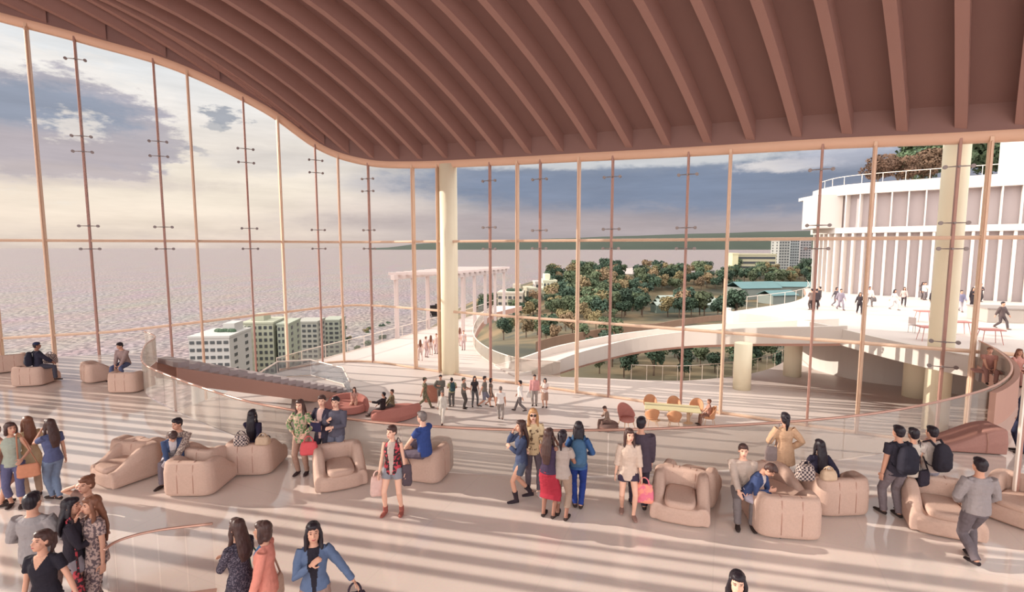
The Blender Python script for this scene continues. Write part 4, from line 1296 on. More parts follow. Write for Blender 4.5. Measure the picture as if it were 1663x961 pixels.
def add_hand(mb, w, axis, palm_n, sc, q, curl=0.5, side=1):
    a = axis.normalized(); n = (palm_n - a * palm_n.dot(a))
    if n.length < 1e-4: n = a.orthogonal()
    n.normalize(); s = a.cross(n)
    if s.dot(Vector((0, 1, 0.3))) < 0: s = -s      # thumb side
    R = Matrix((s, a, n)).transposed()
    c = w + a * 0.045 * sc
    mb.ell(c, (0.042 * sc, 0.052 * sc, 0.0185 * sc), R, 12, 8)
    if q >= 2:
        mb.tube([c + a * .03 * sc, c + a * .085 * sc + n * .01 * sc, c + a * .115 * sc + n * 0.045 * sc], [(0.036 * sc, .013 * sc), (0.034 * sc, .013 * sc), (.024 * sc, .011 * sc)], n=8, ref=s)
        mb.tube([c - a * .01 * sc + s * .035 * sc, c + a * .03 * sc + s * .062 * sc + n * .015 * sc, c + a * .06 * sc + s * .06 * sc + n * .03 * sc], [.012 * sc, .0115 * sc, .009 * sc], n=6)
        return
    for k, (off, ln) in enumerate(((0.0315, 0.070), (0.0105, 0.079), (-0.0105, 0.073), (-0.0315, 0.057))):
        p0 = c + a * 0.035 * sc + s * off * sc
        f = s * off * 0.25
        d1 = (a + n * 0.25 * curl + f).normalized(); d2 = (a + n * 1.0 * curl + f).normalized(); d3 = (a * 0.8 + n * 1.8 * curl).normalized()
        p1 = p0 + d1 * ln * 0.46 * sc; p2 = p1 + d2 * ln * 0.34 * sc; p3 = p2 + d3 * ln * 0.28 * sc
        r = 0.0094 * sc
        mb.tube([p0 - a * .02 * sc, p0, p1, p2, p3], [r, r, r, r * .95, r * .78], n=8)
    t0 = c - a * 0.022 * sc + s * 0.030 * sc
    t1 = t0 + (a * 0.45 + s * 0.8 + n * 0.25).normalized() * 0.038 * sc
    t2 = t1 + (a * 0.9 + s * 0.25 + n * 0.35).normalized() * 0.034 * sc
    t3 = t2 + (a + n * 0.4).normalized() * 0.022 * sc
    mb.tube([t0, t1, t2, t3], [0.0125 * sc, 0.0115 * sc, 0.0105 * sc, .0085 * sc], n=8)

def person(loc, rz, label, H=1.68, sex='f', hair='long', hcol='black', skin='mid', top=((90, 90, 100), 'short', -0.10), bottom=('trousers', (70, 70, 90)), shoes=((60, 48, 46), 'shoe'),
           arms=('down', 'down'), legs='stand', lean=0.0, twist=0.0, yaw=0.0, pitch=0.0, seat=None, q=0, group=None, hat=None, glasses=False, curl=0.5, hairlen=0.30, side=0.0, feet=None, extra_hair=True):
    k = H / 1.70
    root = empty('person', loc, math.radians(rz)); tag(root, label, 'person', group)
    vox = Q_VOX[q]
    male = sex == 'm'
    hipz = (0.90 if seat is None else (seat / k + 0.085))
    if legs in ('walk', 'stride'): hipz = 0.875
    P = Vector((0, 0, hipz))
    Rt = Matrix.Rotation(math.radians(twist), 3, 'Z') @ Matrix.Rotation(math.radians(side), 3, 'Y') @ Matrix.Rotation(-math.radians(lean), 3, 'X')
    Rp = Matrix.Rotation(-math.radians(lean) * 0.35, 3, 'X')
    T = lambda x, y, z: P + Rt @ Vector((x, y, z))
    if male:
        sec = [(-.09, .140, .10), (-.04, .160, .108), (.02, .160, .108), (.12, .142, .098), (.24, .158, .108), (.36, .178, .118), (.44, .168, .100), (.490, .105, .072), (.525, .058, .058), (.60, .054, .056)]
        shw, armr = 0.178, 1.1
    else:
        sec = [(-.09, .136, .094), (-.04, .157, .103), (.02, .151, .098), (.13, .110, .078), (.24, .126, .092), (.34, .146, .118), (.43, .142, .088), (.485, .090, .062), (.52, .048, .050), (.60, .045, .048)]
        shw, armr = 0.150, 0.84
    # joints
    sh = {}; el = {}; ha = {}
    for i, sgn in ((0, -1), (1, 1)):
        a = arms[i]
        (hx, hy, hz), (ex, ey, ez) = ARM[a] if isinstance(a, str) else a
        sh[i] = T(sgn * shw, -0.005, 0.452)
        tgt = T(sgn * hx, hy, hz)
        hint = Rt @ Vector((sgn * ex, ey, ez))
        el[i], ha[i] = ik(sh[i], tgt, 0.285, 0.25, hint)
    if feet is None:
        feet = {'stand': ((-.095, 0, .08), (.095, .02, .08)), 'wide': ((-.15, 0, .08), (.15, .04, .08)), 'walk': ((-.075, .30, .085), (.075, -.30, .16)), 'stride': ((-.07, -.34, .17), (.07, .33, .085)), 'contra': ((-.10, .10, .08), (.09, -.03, .08)),
                'cross': ((.03, .14, .08), (.05, -.02, .08)), 'together': ((-.06, 0, .08), (.06, 0, .08))}.get(legs)
        if feet is None:   # seated
            az = max(0.08, hipz - 0.50)
            feet = {'sit': ((-.12, .43, az), (.12, .46, az)), 'sitwide': ((-.22, .38, az), (.22, .40, az)), 'sitcross': ((-.08, .46, az), (-.06, .62, az + .26)), 'sitside': ((-.45, -.05, az), (.18, .42, az)),
                    'lounge': ((-.10, .72, .10), (.10, .78, .10))}[legs]
    hip = {}; kn = {}; an = {}
    for i, sgn in ((0, -1), (1, 1)):
        hip[i] = P + Rp @ Vector((sgn * 0.088, 0, -0.035))
        kn[i], an[i] = ik(hip[i], feet[i], 0.425, 0.40, (sgn * 0.15, 1, 0.35 if seat else 0))
    S = lambda v: Vector(v) * k
    # ---------- body
    mb = MB()
    mb.tube([S(T(0, (0.012 if 0.2 < z < 0.4 else 0), z)) for z, a, b in sec], [(a * k, b * k) for z, a, b in sec], n=16, ref=Rt @ Vector((1, 0, 0)))
    for i in (0, 1):
        d = kn[i] - hip[i]; e = an[i] - kn[i]
        mb.tube([S(hip[i] - d * .06), S(hip[i] + d * .3), S(hip[i] + d * .75), S(kn[i]), S(kn[i] + e * .3), S(kn[i] + e * .7), S(an[i])], [r * k * (1.0 if male else .92) for r in (.084, .080, .062, .054, .055, .042, .034)], n=12)
        fd = Vector((0.12 * (-1, 1)[i], 1, 0)).normalized()
        pit = clamp((an[i].z - 0.085) * 2.5, 0, 0.9) if seat is None else clamp((an[i].z - 0.085) * 0.8, 0, .35)
        fdir = (fd - Vector((0, 0, pit))).normalized(); fup = Vector((0, 0, 1))
        hl = an[i] + Vector((0, 0, -.045)) - fdir * .045
        mb.tube([S(hl), S(hl + fdir * .06), S(hl + fdir * .15 - fup * .008), S(hl + fdir * .225 - fup * .014)], [(.030 * k, .034 * k), (.036 * k, .036 * k), (.043 * k, .026 * k), (.028 * k, .015 * k)], n=10, ref=fdir.cross(fup))
        mb.tube([S(an[i] + Vector((0, 0, .03))), S(an[i] - Vector((0, 0, .03)))], [.033 * k, .034 * k], n=8)
        u = el[i] - sh[i]; f = ha[i] - el[i]
        mb.tube([S(sh[i] - u * .06), S(sh[i] + u * .2), S(sh[i] + u * .6), S(el[i]), S(el[i] + f * .3), S(el[i] + f * .75), S(ha[i])], [r * k * armr for r in (.047, .050, .042, .037, .037, .029, .026)], n=12)
        med = Rt @ Vector((-(-1, 1)[i], 0.15, 0))
        if arms[i] in ('fold', 'front', 'chest', 'lap', 'knee', 'phone', 'face', 'ear', 'hold'): med = Rt @ Vector((-(-1, 1)[i] * .4, -.6, -.5))
        add_hand(mb, S(ha[i]), f, med, k * (1.0 if male else 0.93), q, curl)
    Rh = Rt @ Matrix.Rotation(math.radians(yaw), 3, 'Z') @ Matrix.Rotation(math.radians(pitch), 3, 'X')
    nb = T(0, -0.004, 0.56)
    hc = nb + Rh @ Vector((0, 0.022, 0.118))
    Hd = lambda x, y, z: S(hc + Rh @ Vector((x, y, z)))
    mb.ell(Hd(0, -.012, .022), (.076 * k, .095 * k, .094 * k), Rh, 18, 12)
    mb.ell(Hd(0, .030, -.045), (.060 * k, .066 * k, .072 * k), Rh, 14, 10)
    mb.ell(Hd(0, .058, -.090), (.026 * k, .026 * k, .022 * k), Rh, 8, 6)
    mb.tube([Hd(0, .080, .022), Hd(0, .104, -.014), Hd(0, .098, -.026)], [.009 * k, .014 * k, .012 * k], n=8)
    mb.ell(Hd(0, .090, -.055), (.024 * k, .014 * k, .013 * k), Rh, 8, 6)
    for sx in (-1, 1):
        mb.ell(Hd(sx * .077, -.008, -.008), (.011 * k, .020 * k, .031 * k), Rh, 8, 6)
        mb.ell(Hd(sx * .030, .072, .030), (.020 * k, .016 * k, .009 * k), Rh, 8, 6)
        mb.ell(Hd(sx * .042, .052, -.024), (.022 * k, .022 * k, .020 * k), Rh, 8, 6)
    mb.tube([S(T(0, -.006, .46)), S(nb), Hd(0, -.012, -.04)], [(.058 * k, .056 * k), (.050 * k, .052 * k), (.050 * k, .052 * k)] if male else [(.050 * k, .05 * k), (.044 * k, .046 * k), (.045 * k, .047 * k)], n=12, ref=Rt @ Vector((1, 0, 0)))
    body = mb.build('body', [SKIN[skin], M_eye, M_lip], root)
    soft(body, vox, 'body', (S(hc), Rh.inverted(), k) if q < 3 else None)
    # ---------- hair
    hm = HAIR[hcol]; mb = MB()
    if hair != 'bald':
        mb.ell(Hd(0, -.024, .040), (.088 * k, .096 * k, .094 * k), Rh, 16, 10)
        mb.ell(Hd(0, .018, .086), (.070 * k, .076 * k, .046 * k), Rh, 12, 8)
        if hair == 'short':
            mb.ell(Hd(0, -.050, -.010), (.076 * k, .062 * k, .070 * k), Rh, 12, 8)
        else:
            mb.ell(Hd(0, -.055, -.015), (.082 * k, .062 * k, .085 * k), Rh, 12, 8)
        if hair in ('long', 'curly'):
            down = Rt @ Vector((0, 0, -1)) if seat is None or lean < 25 else Vector((0, 0, -1))
            p0 = Hd(0, -.062, .03); bk = Rt @ Vector((0, -1, 0))
            pts = [p0, Hd(0, -.080, -.06), S(hc) + (bk * .110 + down * .16) * k, S(hc) + (bk * .135 + down * (.17 + hairlen * .45)) * k, S(hc) + (bk * .125 + down * (.15 + hairlen)) * k]
            wd = 1.25 if hair == 'curly' else 1.0
            mb.tube(pts, [(.080 * k, .045 * k), (.092 * k * wd, .046 * k), (.100 * k * wd, .042 * k), (.098 * k * wd, .038 * k), (.060 * k, .022 * k)], n=12, ref=Rt @ Vector((1, 0, 0)))
            if extra_hair:
                for sx in (-1, 1):
                    mb.tube([Hd(sx * .066, .012, .055), Hd(sx * .084, .006, -.03), Hd(sx * .086, -.006, -.11), S(hc) + Rt @ Vector((sx * .088 * k, .018 * k, -.20 * k)), S(hc) + Rt @ Vector((sx * .082 * k, .066 * k, (-.17 - hairlen * .55) * k))], [.022 * k, .026 * k, .028 * k, .028 * k, .016 * k], n=8)
        elif hair == 'bob':
            for sx in (-1, 1):
                mb.tube([Hd(sx * .062, .016, .060), Hd(sx * .084, .006, -.02), Hd(sx * .080, -.004, -.10), Hd(sx * .070, .0, -.13)], [.024 * k, .030 * k, .032 * k, .02 * k], n=8)
            mb.ell(Hd(0, -.055, -.07), (.086 * k, .05 * k, .07 * k), Rh, 12, 8)
        elif hair == 'pony':
            mb.tube([Hd(0, -.10, .05), Hd(0, -.135, .03), Hd(0, -.145, -.08), Hd(0, -.12, -.22)], [.022 * k, .034 * k, .036 * k, .014 * k], n=8)
        elif hair == 'bun':
            mb.ell(Hd(0, -.10, .085), (.044 * k, .042 * k, .042 * k), Rh, 10, 7)
        h = mb.build('hair', hm, root); soft(h, vox * 1.25, 'hair')
    if hat:
        mb = MB(); mb.ell(Hd(0, -.012, .075), (.094 * k, .104 * k, .062 * k), Rh, 16, 8)
        if hat[1] == 'cap': mb.tube([Hd(0, .06, .055), Hd(0, .145, .040)], [(.066 * k, .010 * k), (.05 * k, .006 * k)], n=10, ref=Rh @ Vector((1, 0, 0)))
        o = mb.build('cap' if hat[1] == 'cap' else 'beanie', cloth(hat[0]), root); soft(o, vox * 1.2, 'cloth', (0.002, 20, None))
    if glasses:
        mb = MB()
        for sx in (-1, 1): mb.ell(Hd(sx * .033, .098, .012), (.028 * k, .008 * k, .023 * k), Rh, 10, 6)
        mb.tube([Hd(-.084, 0, .018), Hd(-.06, .088, .018), Hd(.06, .088, .018), Hd(.084, 0, .018)], [.004 * k] * 4, n=5)
        mb.build('sunglasses', mat('dark_lenses', (40, 30, 30), 0.15, 0.05), root, smooth=True)
    # ---------- upper garment
    tc, sleeve, hem = top[:3]
    inner = top[3] if len(top) > 3 else None
    thick = top[4] if len(top) > 4 else ((0.020 if male else .015) if sleeve == 'long' else 0.012)
    mb = MB()
    zs = [z for z, a, b in sec]
    def sec_at(z):
        for (z0, a0, b0), (z1, a1, b1) in zip(sec, sec[1:]):
            if z <= z1:
                t = clamp((z - z0) / (z1 - z0)); return lerp(a0, a1, t), lerp(b0, b1, t)
        return sec[-1][1:]
    lo = max(hem, -0.10) if seat is not None else hem
    levels = [z for z in (lo, -.04, .04, .13, .22, .31, .38, .44, .482, .505) if z >= lo]
    pts = []; rad = []
    for z in levels:
        a, b = sec_at(max(z, -0.05)); e = thick * (1.6 if z < .2 else 1.0)
        if z < -.05: e += (-.05 - z) * 0.14
        if z > .47: e = 0.010
        c = T(0, (0.012 if 0.2 < z < 0.4 else 0), z) if z > -0.06 else P + Vector((0, 0, z))
        pts.append(S(c)); rad.append(((a + e) * k, (b + e) * k))
    mb.tube(pts, rad, n=18, ref=Rt @ Vector((1, 0, 0)))
    if sleeve != 'none':
        for i in (0, 1):
            u = el[i] - sh[i]; f = ha[i] - el[i]; e = thick * 0.9 + .004
            p = [sh[i] - u * .1, sh[i] + u * .2, sh[i] + u * .55]; r = [.05 * armr + e, .052 * armr + e, .045 * armr + e * 1.3]
            if sleeve in ('long', 'mid'):
                p += [el[i], el[i] + f * .35]; r += [.040 * armr + e, .039 * armr + e]
                if sleeve == 'long': p += [el[i] + f * .92]; r += [.029 * armr + e]
            mb.tube([S(x) for x in p], [x * k for x in r], n=12)
        if sleeve != 'none':
            mb.tube([S(sh[0] + Rt @ Vector((0.02, 0, .012))), S(T(0, -.01, .475)), S(sh[1] + Rt @ Vector((-.02, 0, .012)))], [(.040 * k, .036 * k), (.050 * k, .046 * k), (.040 * k, .036 * k)], n=10, ref=(0, 1, 0))
    nm = top[5] if len(top) > 5 else ('jacket' if sleeve == 'long' and inner else 'shirt')
    mats = [cloth(tc)] + ([cloth(inner)] if inner else [])
    o = mb.build(nm, mats, root)
    soft(o, vox * 1.25, 'cloth', (0.0055 * (1 if q < 2 else .6), 13, (S(P), Rt.inverted(), *((.004 * k, .085 * k, .38 * k, .52 * k) if sleeve == 'short' else (.022 * k, .075 * k, hem * k, .52 * k))) if inner else None))
    # ---------- lower garment
    bk_, bc_ = bottom[:2]
    mb = MB()
    if bk_ in ('trousers', 'capri', 'shorts', 'bermuda', 'leggings'):
        e = {'leggings': .006, 'shorts': .020, 'bermuda': .024}.get(bk_, .016 if male else .009)
        zz = [-.10, -.04, .03, .09] if bk_ != 'shorts' else [-.10, -.04, .03, .08]
        mb.tube([S(P + Rp @ Vector((0, 0, z))) for z in zz], [((sec_at(max(z, -.04))[0] + .008) * k, (sec_at(max(z, -.04))[1] + .008) * k) for z in zz], n=16, ref=(1, 0, 0))
        for i in (0, 1):
            d = kn[i] - hip[i]; g = an[i] - kn[i]
            p = [hip[i] - d * .05, hip[i] + d * .25]; r = [.086 + e, .084 + e]
            if bk_ == 'shorts': p += [hip[i] + d * .42]; r += [.080 + e]
            elif bk_ == 'bermuda': p += [hip[i] + d * .75, hip[i] + d * .95]; r += [.066 + e, .062 + e]
            else:
                p += [hip[i] + d * .75, kn[i]]; r += [.064 + e, .056 + e]
                if bk_ == 'capri': p += [kn[i] + g * .3, kn[i] + g * .62]; r += [.057 + e, .052 + e * 1.4]
                else: p += [kn[i] + g * .3, kn[i] + g * .65, an[i] - Vector((0, 0, .01 if bk_ == 'trousers' else -.02))]; r += [.057 + e, .047 + e * 1.1, .038 + e * (1.5 if bk_ == 'trousers' else 1)]
            mb.tube([S(x) for x in p], [x * k for x in r], n=12)
        o = mb.build({'shorts': 'shorts', 'bermuda': 'shorts', 'leggings': 'leggings'}.get(bk_, 'trousers'), cloth(bc_), root)
    else:      # skirt: (kind, colour, length 0..1 of the leg)
        ln = bottom[2] if len(bottom) > 2 else 0.55
        p = [P + Rp @ Vector((0, 0, .10)), P + Rp @ Vector((0, 0, .0))]; r = [((sec_at(.1)[0] + .014), (sec_at(.1)[1] + .014)), (sec_at(0)[0] + .018, sec_at(0)[1] + .018)]
        for t in (0.15, 0.35, 0.6, 0.8, 1.0):
            tt = t * ln * 2
            pos = []
            for i in (0, 1):
                pos.append(hip[i].lerp(kn[i], min(tt, 1)) if tt <= 1 else kn[i].lerp(an[i], tt - 1))
            m_ = (pos[0] + pos[1]) / 2; dx = abs(pos[0].x - pos[1].x) / 2; dy = (pos[0] - pos[1]).length / 2
            rr = .086 - .022 * t
            p.append(m_); r.append((dx + rr + .022 + .02 * t, rr + .026 + (dy - dx) * .6 + .012 * t))
        mb.tube([S(x) for x in p], [(a * k, b * k) for a, b in r], n=18, ref=(1, 0, 0))
        o = mb.build('skirt', cloth(bc_), root)
    soft(o, vox * 1.25, 'cloth', (0.0055 * (1 if q < 2 else .6), 11, None))
    # ---------- shoes
    if shoes:
        sc_, kind = shoes
        for i in (0, 1):
            mb = MB()
            fd = Vector((0.12 * (-1, 1)[i], 1, 0)).normalized()
            pit = clamp((an[i].z - 0.085) * 2.5, 0, 0.9) if seat is None else clamp((an[i].z - 0.085) * 0.8, 0, .35)
            fdir = (fd - Vector((0, 0, pit))).normalized(); fup = Vector((0, 0, 1))
            hl = an[i] + Vector((0, 0, -.046)) - fdir * .05
            mb.tube([S(hl), S(hl + fdir * .07), S(hl + fdir * .16 - fup * .006), S(hl + fdir * .245 - fup * .012)], [(.036 * k, .034 * k), (.042 * k, .036 * k), (.049 * k, .029 * k), (.032 * k, .019 * k)], n=12, ref=fdir.cross(fup))
            if kind == 'boot':
                g = kn[i] - an[i]; mb.tube([S(an[i] - Vector((0, 0, .03))), S(an[i] + g * .2), S(an[i] + g * .42)], [.046 * k, .050 * k, .060 * k], n=12)
            elif kind == 'ankle':
                g = kn[i] - an[i]; mb.tube([S(an[i] - Vector((0, 0, .03))), S(an[i] + g * .2)], [.046 * k, .048 * k], n=12)
            o = mb.build('boot' if kind != 'shoe' else 'shoe', cloth(sc_, 'leather_%d_%d_%d' % sc_), root)
            soft(o, vox * 1.2, 'cloth', (0.001, 20, None))
    bpy.context.view_layer.update()
    M = Matrix.Translation(Vector(loc)) @ Matrix.Rotation(math.radians(rz), 4, 'Z')
    J = {'hand0': M @ S(ha[0]), 'hand1': M @ S(ha[1]), 'back': M @ S(T(0, -.20, .30)), 'hip0': M @ S(T(-.25, .02, -.02)), 'hip1': M @ S(T(.25, .02, -.02)), 'chest': M @ S(T(0, .2, .3)), 'sh0': M @ S(T(-.11, 0, .50)), 'sh1': M @ S(T(.11, 0, .50)), 'lap': M @ S(P + Vector((0, .3, .14)))}
    return J

# ------------------------------------------------------------------ bags
def bag_tote(p, rz, w, h, d, m, label, handle=0.16, cat='bag', name='handbag', m2=None):
    """Soft bag hanging from p (top of its handles)."""
    root = empty(name, (p[0], p[1], p[2] - handle - h), math.radians(rz)); tag(root, label, cat)
    mb = MB(); mb.tube([(0, 0, 0), (0, 0, h * .12), (0, 0, h * .6), (0, 0, h * .95), (0, 0, h)], [(w * .46, d * .4), (w * .52, d * .52), (w * .5, d * .46), (w * .42, d * .3), (w * .40, d * .2)], n=16, ref=(1, 0, 0), prof=0.55)
    o = mb.build('bag_body', m, root); soft(o, 0.014, 'cloth', (0.006, 12, None))
    mb = MB()
    n = 9
    for y in (-d * .22, d * .22):
        mb2 = MB(); mb2.tube([(w * .26 * math.cos(PI * i / (n - 1)), y * (1 - .9 * math.sin(PI * i / (n - 1))), h * .94 + (handle) * math.sin(PI * i / (n - 1))) for i in range(n)], [.011] * n, n=6); mb2.build('handle', m2 or m, root, smooth=True)
    return root
def shoulder_bag(J, sidei, rz, w, h, d, m, label, drop=0.62, name='shoulder_bag', off=(0, 0, 0)):
    s = J['sh%d' % sidei] + Vector((0, 0, 0.05)); c = J['hip%d' % sidei] + Vector(off)
    root = empty(name, (c.x, c.y, c.z - h), math.radians(rz)); tag(root, label, 'bag')
    mb = MB(); mb.tube([(0, 0, 0), (0, 0, h * .1), (0, 0, h * .7), (0, 0, h)], [(w * .42, d * .4), (w * .52, d * .5), (w * .5, d * .42), (w * .44, d * .22)], n=16, ref=(1, 0, 0), prof=0.5)
    o = mb.build('bag_body', m, root); soft(o, 0.014, 'cloth', (0.006, 12, None))
    R = Matrix.Rotation(-math.radians(rz), 3, 'Z')
    loc = lambda v: R @ (v - Vector((c.x, c.y, c.z - h)))
    e = loc(s)
    mb = MB(); mb.tube([(-w * .40, 0, h * .95), e + Vector((-.02, -.03, -.02)), e + Vector((0, 0, .02)), e + Vector((.02, .03, -.02)), (w * .40, 0, h * .95)], [(.014, .006)] * 5, n=6); mb.build('strap', m, root, smooth=True)
    return root
def backpack(J, rz, m, label, sc=1.0):
    b = J['back']
    root = empty('backpack', (b.x, b.y, b.z - .24 * sc), math.radians(rz)); tag(root, label, 'backpack')
    mb = MB(); mb.tube([(0, -.02, -.02), (0, -.03, .06), (0, -.03, .30), (0, 0, .44), (0, .01, .48)], [(.13 * sc, .07 * sc), (.16 * sc, .10 * sc), (.155 * sc, .095 * sc), (.11 * sc, .06 * sc), (.05 * sc, .03 * sc)], n=16, ref=(1, 0, 0), prof=.6)
    mb.ell((0, -.12, .12), (.11 * sc, .05, .10)); o = mb.build('pack_body', m, root); soft(o, 0.014, 'cloth', (0.004, 14, None))
    for sx in (-1, 1):
        mb = MB(); mb.tube([(sx * .09, .04, .42), (sx * .11, .14, .50), (sx * .12, .27, .42), (sx * .13, .30, .26), (sx * .15, .12, .06), (sx * .13, .02, .04)], [(.022, .008)] * 6, n=6); mb.build('strap', m, root, smooth=True)
    return root

# ------------------------------------------------------------------ lounge chairs
M_uph = mat('rose_beige_boucle', (204, 172, 156), 0.95, 0.10, 30, spec=0.1, bump=0.6, bscale=120)
M_uph2 = mat('red_brown_upholstery', (164, 122, 112), 0.95, 0.10, 30, spec=0.1, bump=0.4, bscale=100)
def lounge_proto():
    shell = MB()
    # low base block
    shell.tube([(0, 0.02, 0.02), (0, 0.02, .06), (0, 0.02, .26), (0, 0.02, .32)], [(.44, .46), (.48, .50), (.48, .50), (.44, .46)], n=40, ref=(1, 0, 0), prof=0.42)
    # wrap of arms and back: sections swept round a U
    path = []
    for i in range(41):
        t = i / 40
        if t < .32: path.append((-.40, lerp(.46, -.26, t / .32)))
        elif t > .68: path.append((.40, lerp(-.26, .46, (t - .68) / .32)))
        else:
            a = PI + PI * (t - .32) / .36; ca, sa = math.cos(a), math.sin(a); path.append((.40 * math.copysign(abs(ca) ** .34, ca), -.26 + .17 * math.copysign(abs(sa) ** .34, sa)))
    hts = []
    for x, y in path:
        hts.append(.36 + .36 * smooth01((.44 - y) / .62))
    vs = []
    n = len(path)
    for i, (x, y) in enumerate(path):
        p = Vector((x, y, 0)); q0 = Vector((*path[max(i - 1, 0)], 0)); q1 = Vector((*path[min(i + 1, n - 1)], 0))
        t = (q1 - q0).normalized(); o = Vector((t.y, -t.x, 0))
        if o.dot(p) < 0: o = -o
        h = hts[i]
        for off, z in ((.10, .03), (.125, .10), (.12, h * .7), (.085, h - .03), (.04, h), (-.06, h - .01), (-.10, h - .06), (-.12, h * .6), (-.12, .05)):
            vs.append(p + o * off + Vector((0, 0, z)))
    m_ = 9; fs = []
    for i in range(n - 1):
        for k in range(m_):
            fs.append((i * m_ + k, (i + 1) * m_ + k, (i + 1) * m_ + (k + 1) % m_, i * m_ + (k + 1) % m_))
    fs += [tuple(reversed(range(m_))), tuple((n - 1) * m_ + k for k in range(m_))]
    shell.add(vs, fs)
    root = empty('armchair'); tag(root, 'x', 'armchair')
    o = shell.build('shell', M_uph, root); soft(o, 0.022, 'plain'); shell_o = o
    cu = MB(); cu.tube([(0, .10, .30), (0, .10, .33), (0, .10, .40), (0, .10, .43)], [(.25, .38), (.275, .40), (.275, .40), (.24, .36)], n=40, ref=(1, 0, 0), prof=.45)
    o = cu.build('seat_cushion', M_uph, root); soft(o, 0.022, 'plain')
    # stitched seams over the back
    for x in (-.16, .16):
        sm = MB(); sm.tube([(x, -.553, .10), (x, -.552, .40), (x, -.525, .66), (x, -.465, .722), (x, -.375, .712), (x, -.325, .62)], [.007] * 6, n=6); sm.build('seam', mat('seam_piping', (176, 134, 118), .9, .05), shell_o, smooth=True)
    return root
CHAIR = lounge_proto()
finish_soft()
# ------------------------------------------------------------------ lounge chairs on the lobby floor: photo x, photo y of the base middle, turn, scale, label
_used = []
def lounge(px, py, rz, label, sc=1.0, z=0.0, m=None):
    p = at_z(px, py, z)
    o = CHAIR if not _used else copy_tree(CHAIR)
    _used.append(o); o.location = p; o.rotation_euler = (0, 0, math.radians(rz)); o.scale = (sc, sc, sc)
    o['label'] = label
    o['group'] = 'lounge chairs on the lobby floor'
    return p
CH = [
    (60, 622, 10, 'rose beige lounge chair under the man with the dark backpack'),
    (18, 601, 40, 'red brown lounge chair partly behind the chair of the man with the backpack'),
    (165, 616, -35, 'rose beige lounge chair beside the one the grey hooded man sits at'),
    (215, 632, 0, 'rose beige lounge chair in front of the man in the grey hoodie'),
    (240, 752, -10, 'rose beige lounge chair with only its back showing, behind an empty one near the couple'),
    (206, 775, 150, 'empty rose beige lounge chair with its seat towards us, across from the seated couple'),
    (345, 766, -15, 'rose beige lounge chair just behind the one the couple leans on'),
    (329, 788, 0, 'rose beige lounge chair in front, against which the couple sits'),
    (418, 757, 2, 'rose beige lounge chair holding the woman with long black hair near the trio'),
    (552, 781, 205, 'empty rose beige lounge chair in front of the trio of friends'),
    (690, 768, 75, 'rose beige lounge chair holding the man in the blue shirt'),
    (1122, 802, -30, 'rose beige lounge chair tucked behind an empty one, beside the man in the dark suit'),
    (1104, 832, 160, 'empty rose beige lounge chair with broad seat next to the woman with the pink bag'),
    (1255, 822, 200, 'rose beige lounge chair behind the large near one by the leaning couple'),
    (1264, 850, -8, 'large rose beige lounge chair in front of the leaning couple'),
    (1342, 817, 4, 'rose beige lounge chair under the woman in black with the plaid bag'),
    (1524, 852, 155, 'empty rose beige lounge chair beside the man in the grey shirt'),
    (1655, 842, 120, 'rose beige lounge chair cut by the picture edge near the man in the grey shirt'),
]
for px, py, rz, lab in CH: lounge(px, py, rz, lab, 1.0 if py < 845 or px < 1200 else 1.04)
# long low lounge behind the young people with backpacks
p = at_z(1578, 728, 0)
lo = empty('chaise', p, math.radians(-10)); tag(lo, 'red brown wedge shaped chaise beside the terracotta wall', 'chaise')
mb = MB(); n = 12; vs = []
for i in range(n + 1):
    t = i / n; x = lerp(-.95, 0.50, t); h = lerp(.16, .64, smooth01(t * 1.05)); w = .40
    for y, z in ((-w, .03), (-w - .02, h * .5), (-w + .03, h - .03), (-w + .1, h), (w - .1, h), (w - .03, h - .03), (w + .02, h * .5), (w, .03)): vs.append((x, y, z))
fs = []
for i in range(n):
    for k in range(8): fs.append((i * 8 + k, (i + 1) * 8 + k, (i + 1) * 8 + (k + 1) % 8, i * 8 + (k + 1) % 8))
fs += [tuple(reversed(range(8))), tuple(n * 8 + k for k in range(8))]
mb.add(vs, fs); o = mb.build('body', M_uph2, lo); soft(o, 0.024, 'plain')
mb = MB(); mb.tube([(.05, -.43, .05), (.05, -.43, .36), (.05, -.38, .535), (.05, .38, .535), (.05, .43, .05)], [.008] * 5, n=6); mb.build('seam', mat('seam_piping', (176, 134, 118), .9, .05), lo, smooth=True)

def headpos(px, py, H):
    return at_z(px, py, H - 0.01)
def stand(px, py, **k):
    p = at_z(px, py, k.pop('z', 0.0)); return p
F = at_z
navy, black, denim, khaki, grey, cream, wine = (46, 50, 78), (42, 38, 46), (92, 106, 134), (164, 142, 118), (140, 134, 138), (224, 208, 190), (120, 50, 62)
floral = pattern_mat('floral_dress_cloth', (96, 80, 84), (176, 150, 142), 30, .5)
dotted = pattern_mat('speckled_jacket_cloth', (58, 52, 64), (110, 100, 110), 60, .55)
redprint = pattern_mat('red_printed_cloth', (60, 46, 48), (190, 70, 80), 18, .52)
plaid = pattern_mat('plaid_cloth', (70, 60, 66), (190, 170, 160), 26, .5, kind='check')
stripe = pattern_mat('striped_knit', (190, 170, 156), (120, 100, 96), 40, .5, kind='noise')
camo = pattern_mat('olive_patterned_cloth', (96, 92, 74), (136, 128, 104), 14, .5)
green_print = pattern_mat('green_printed_scarf_cloth', (96, 128, 84), (190, 160, 140), 20, .5)
swirl = pattern_mat('cream_swirl_blouse_cloth', (226, 200, 160), (110, 84, 66), 12, .60)

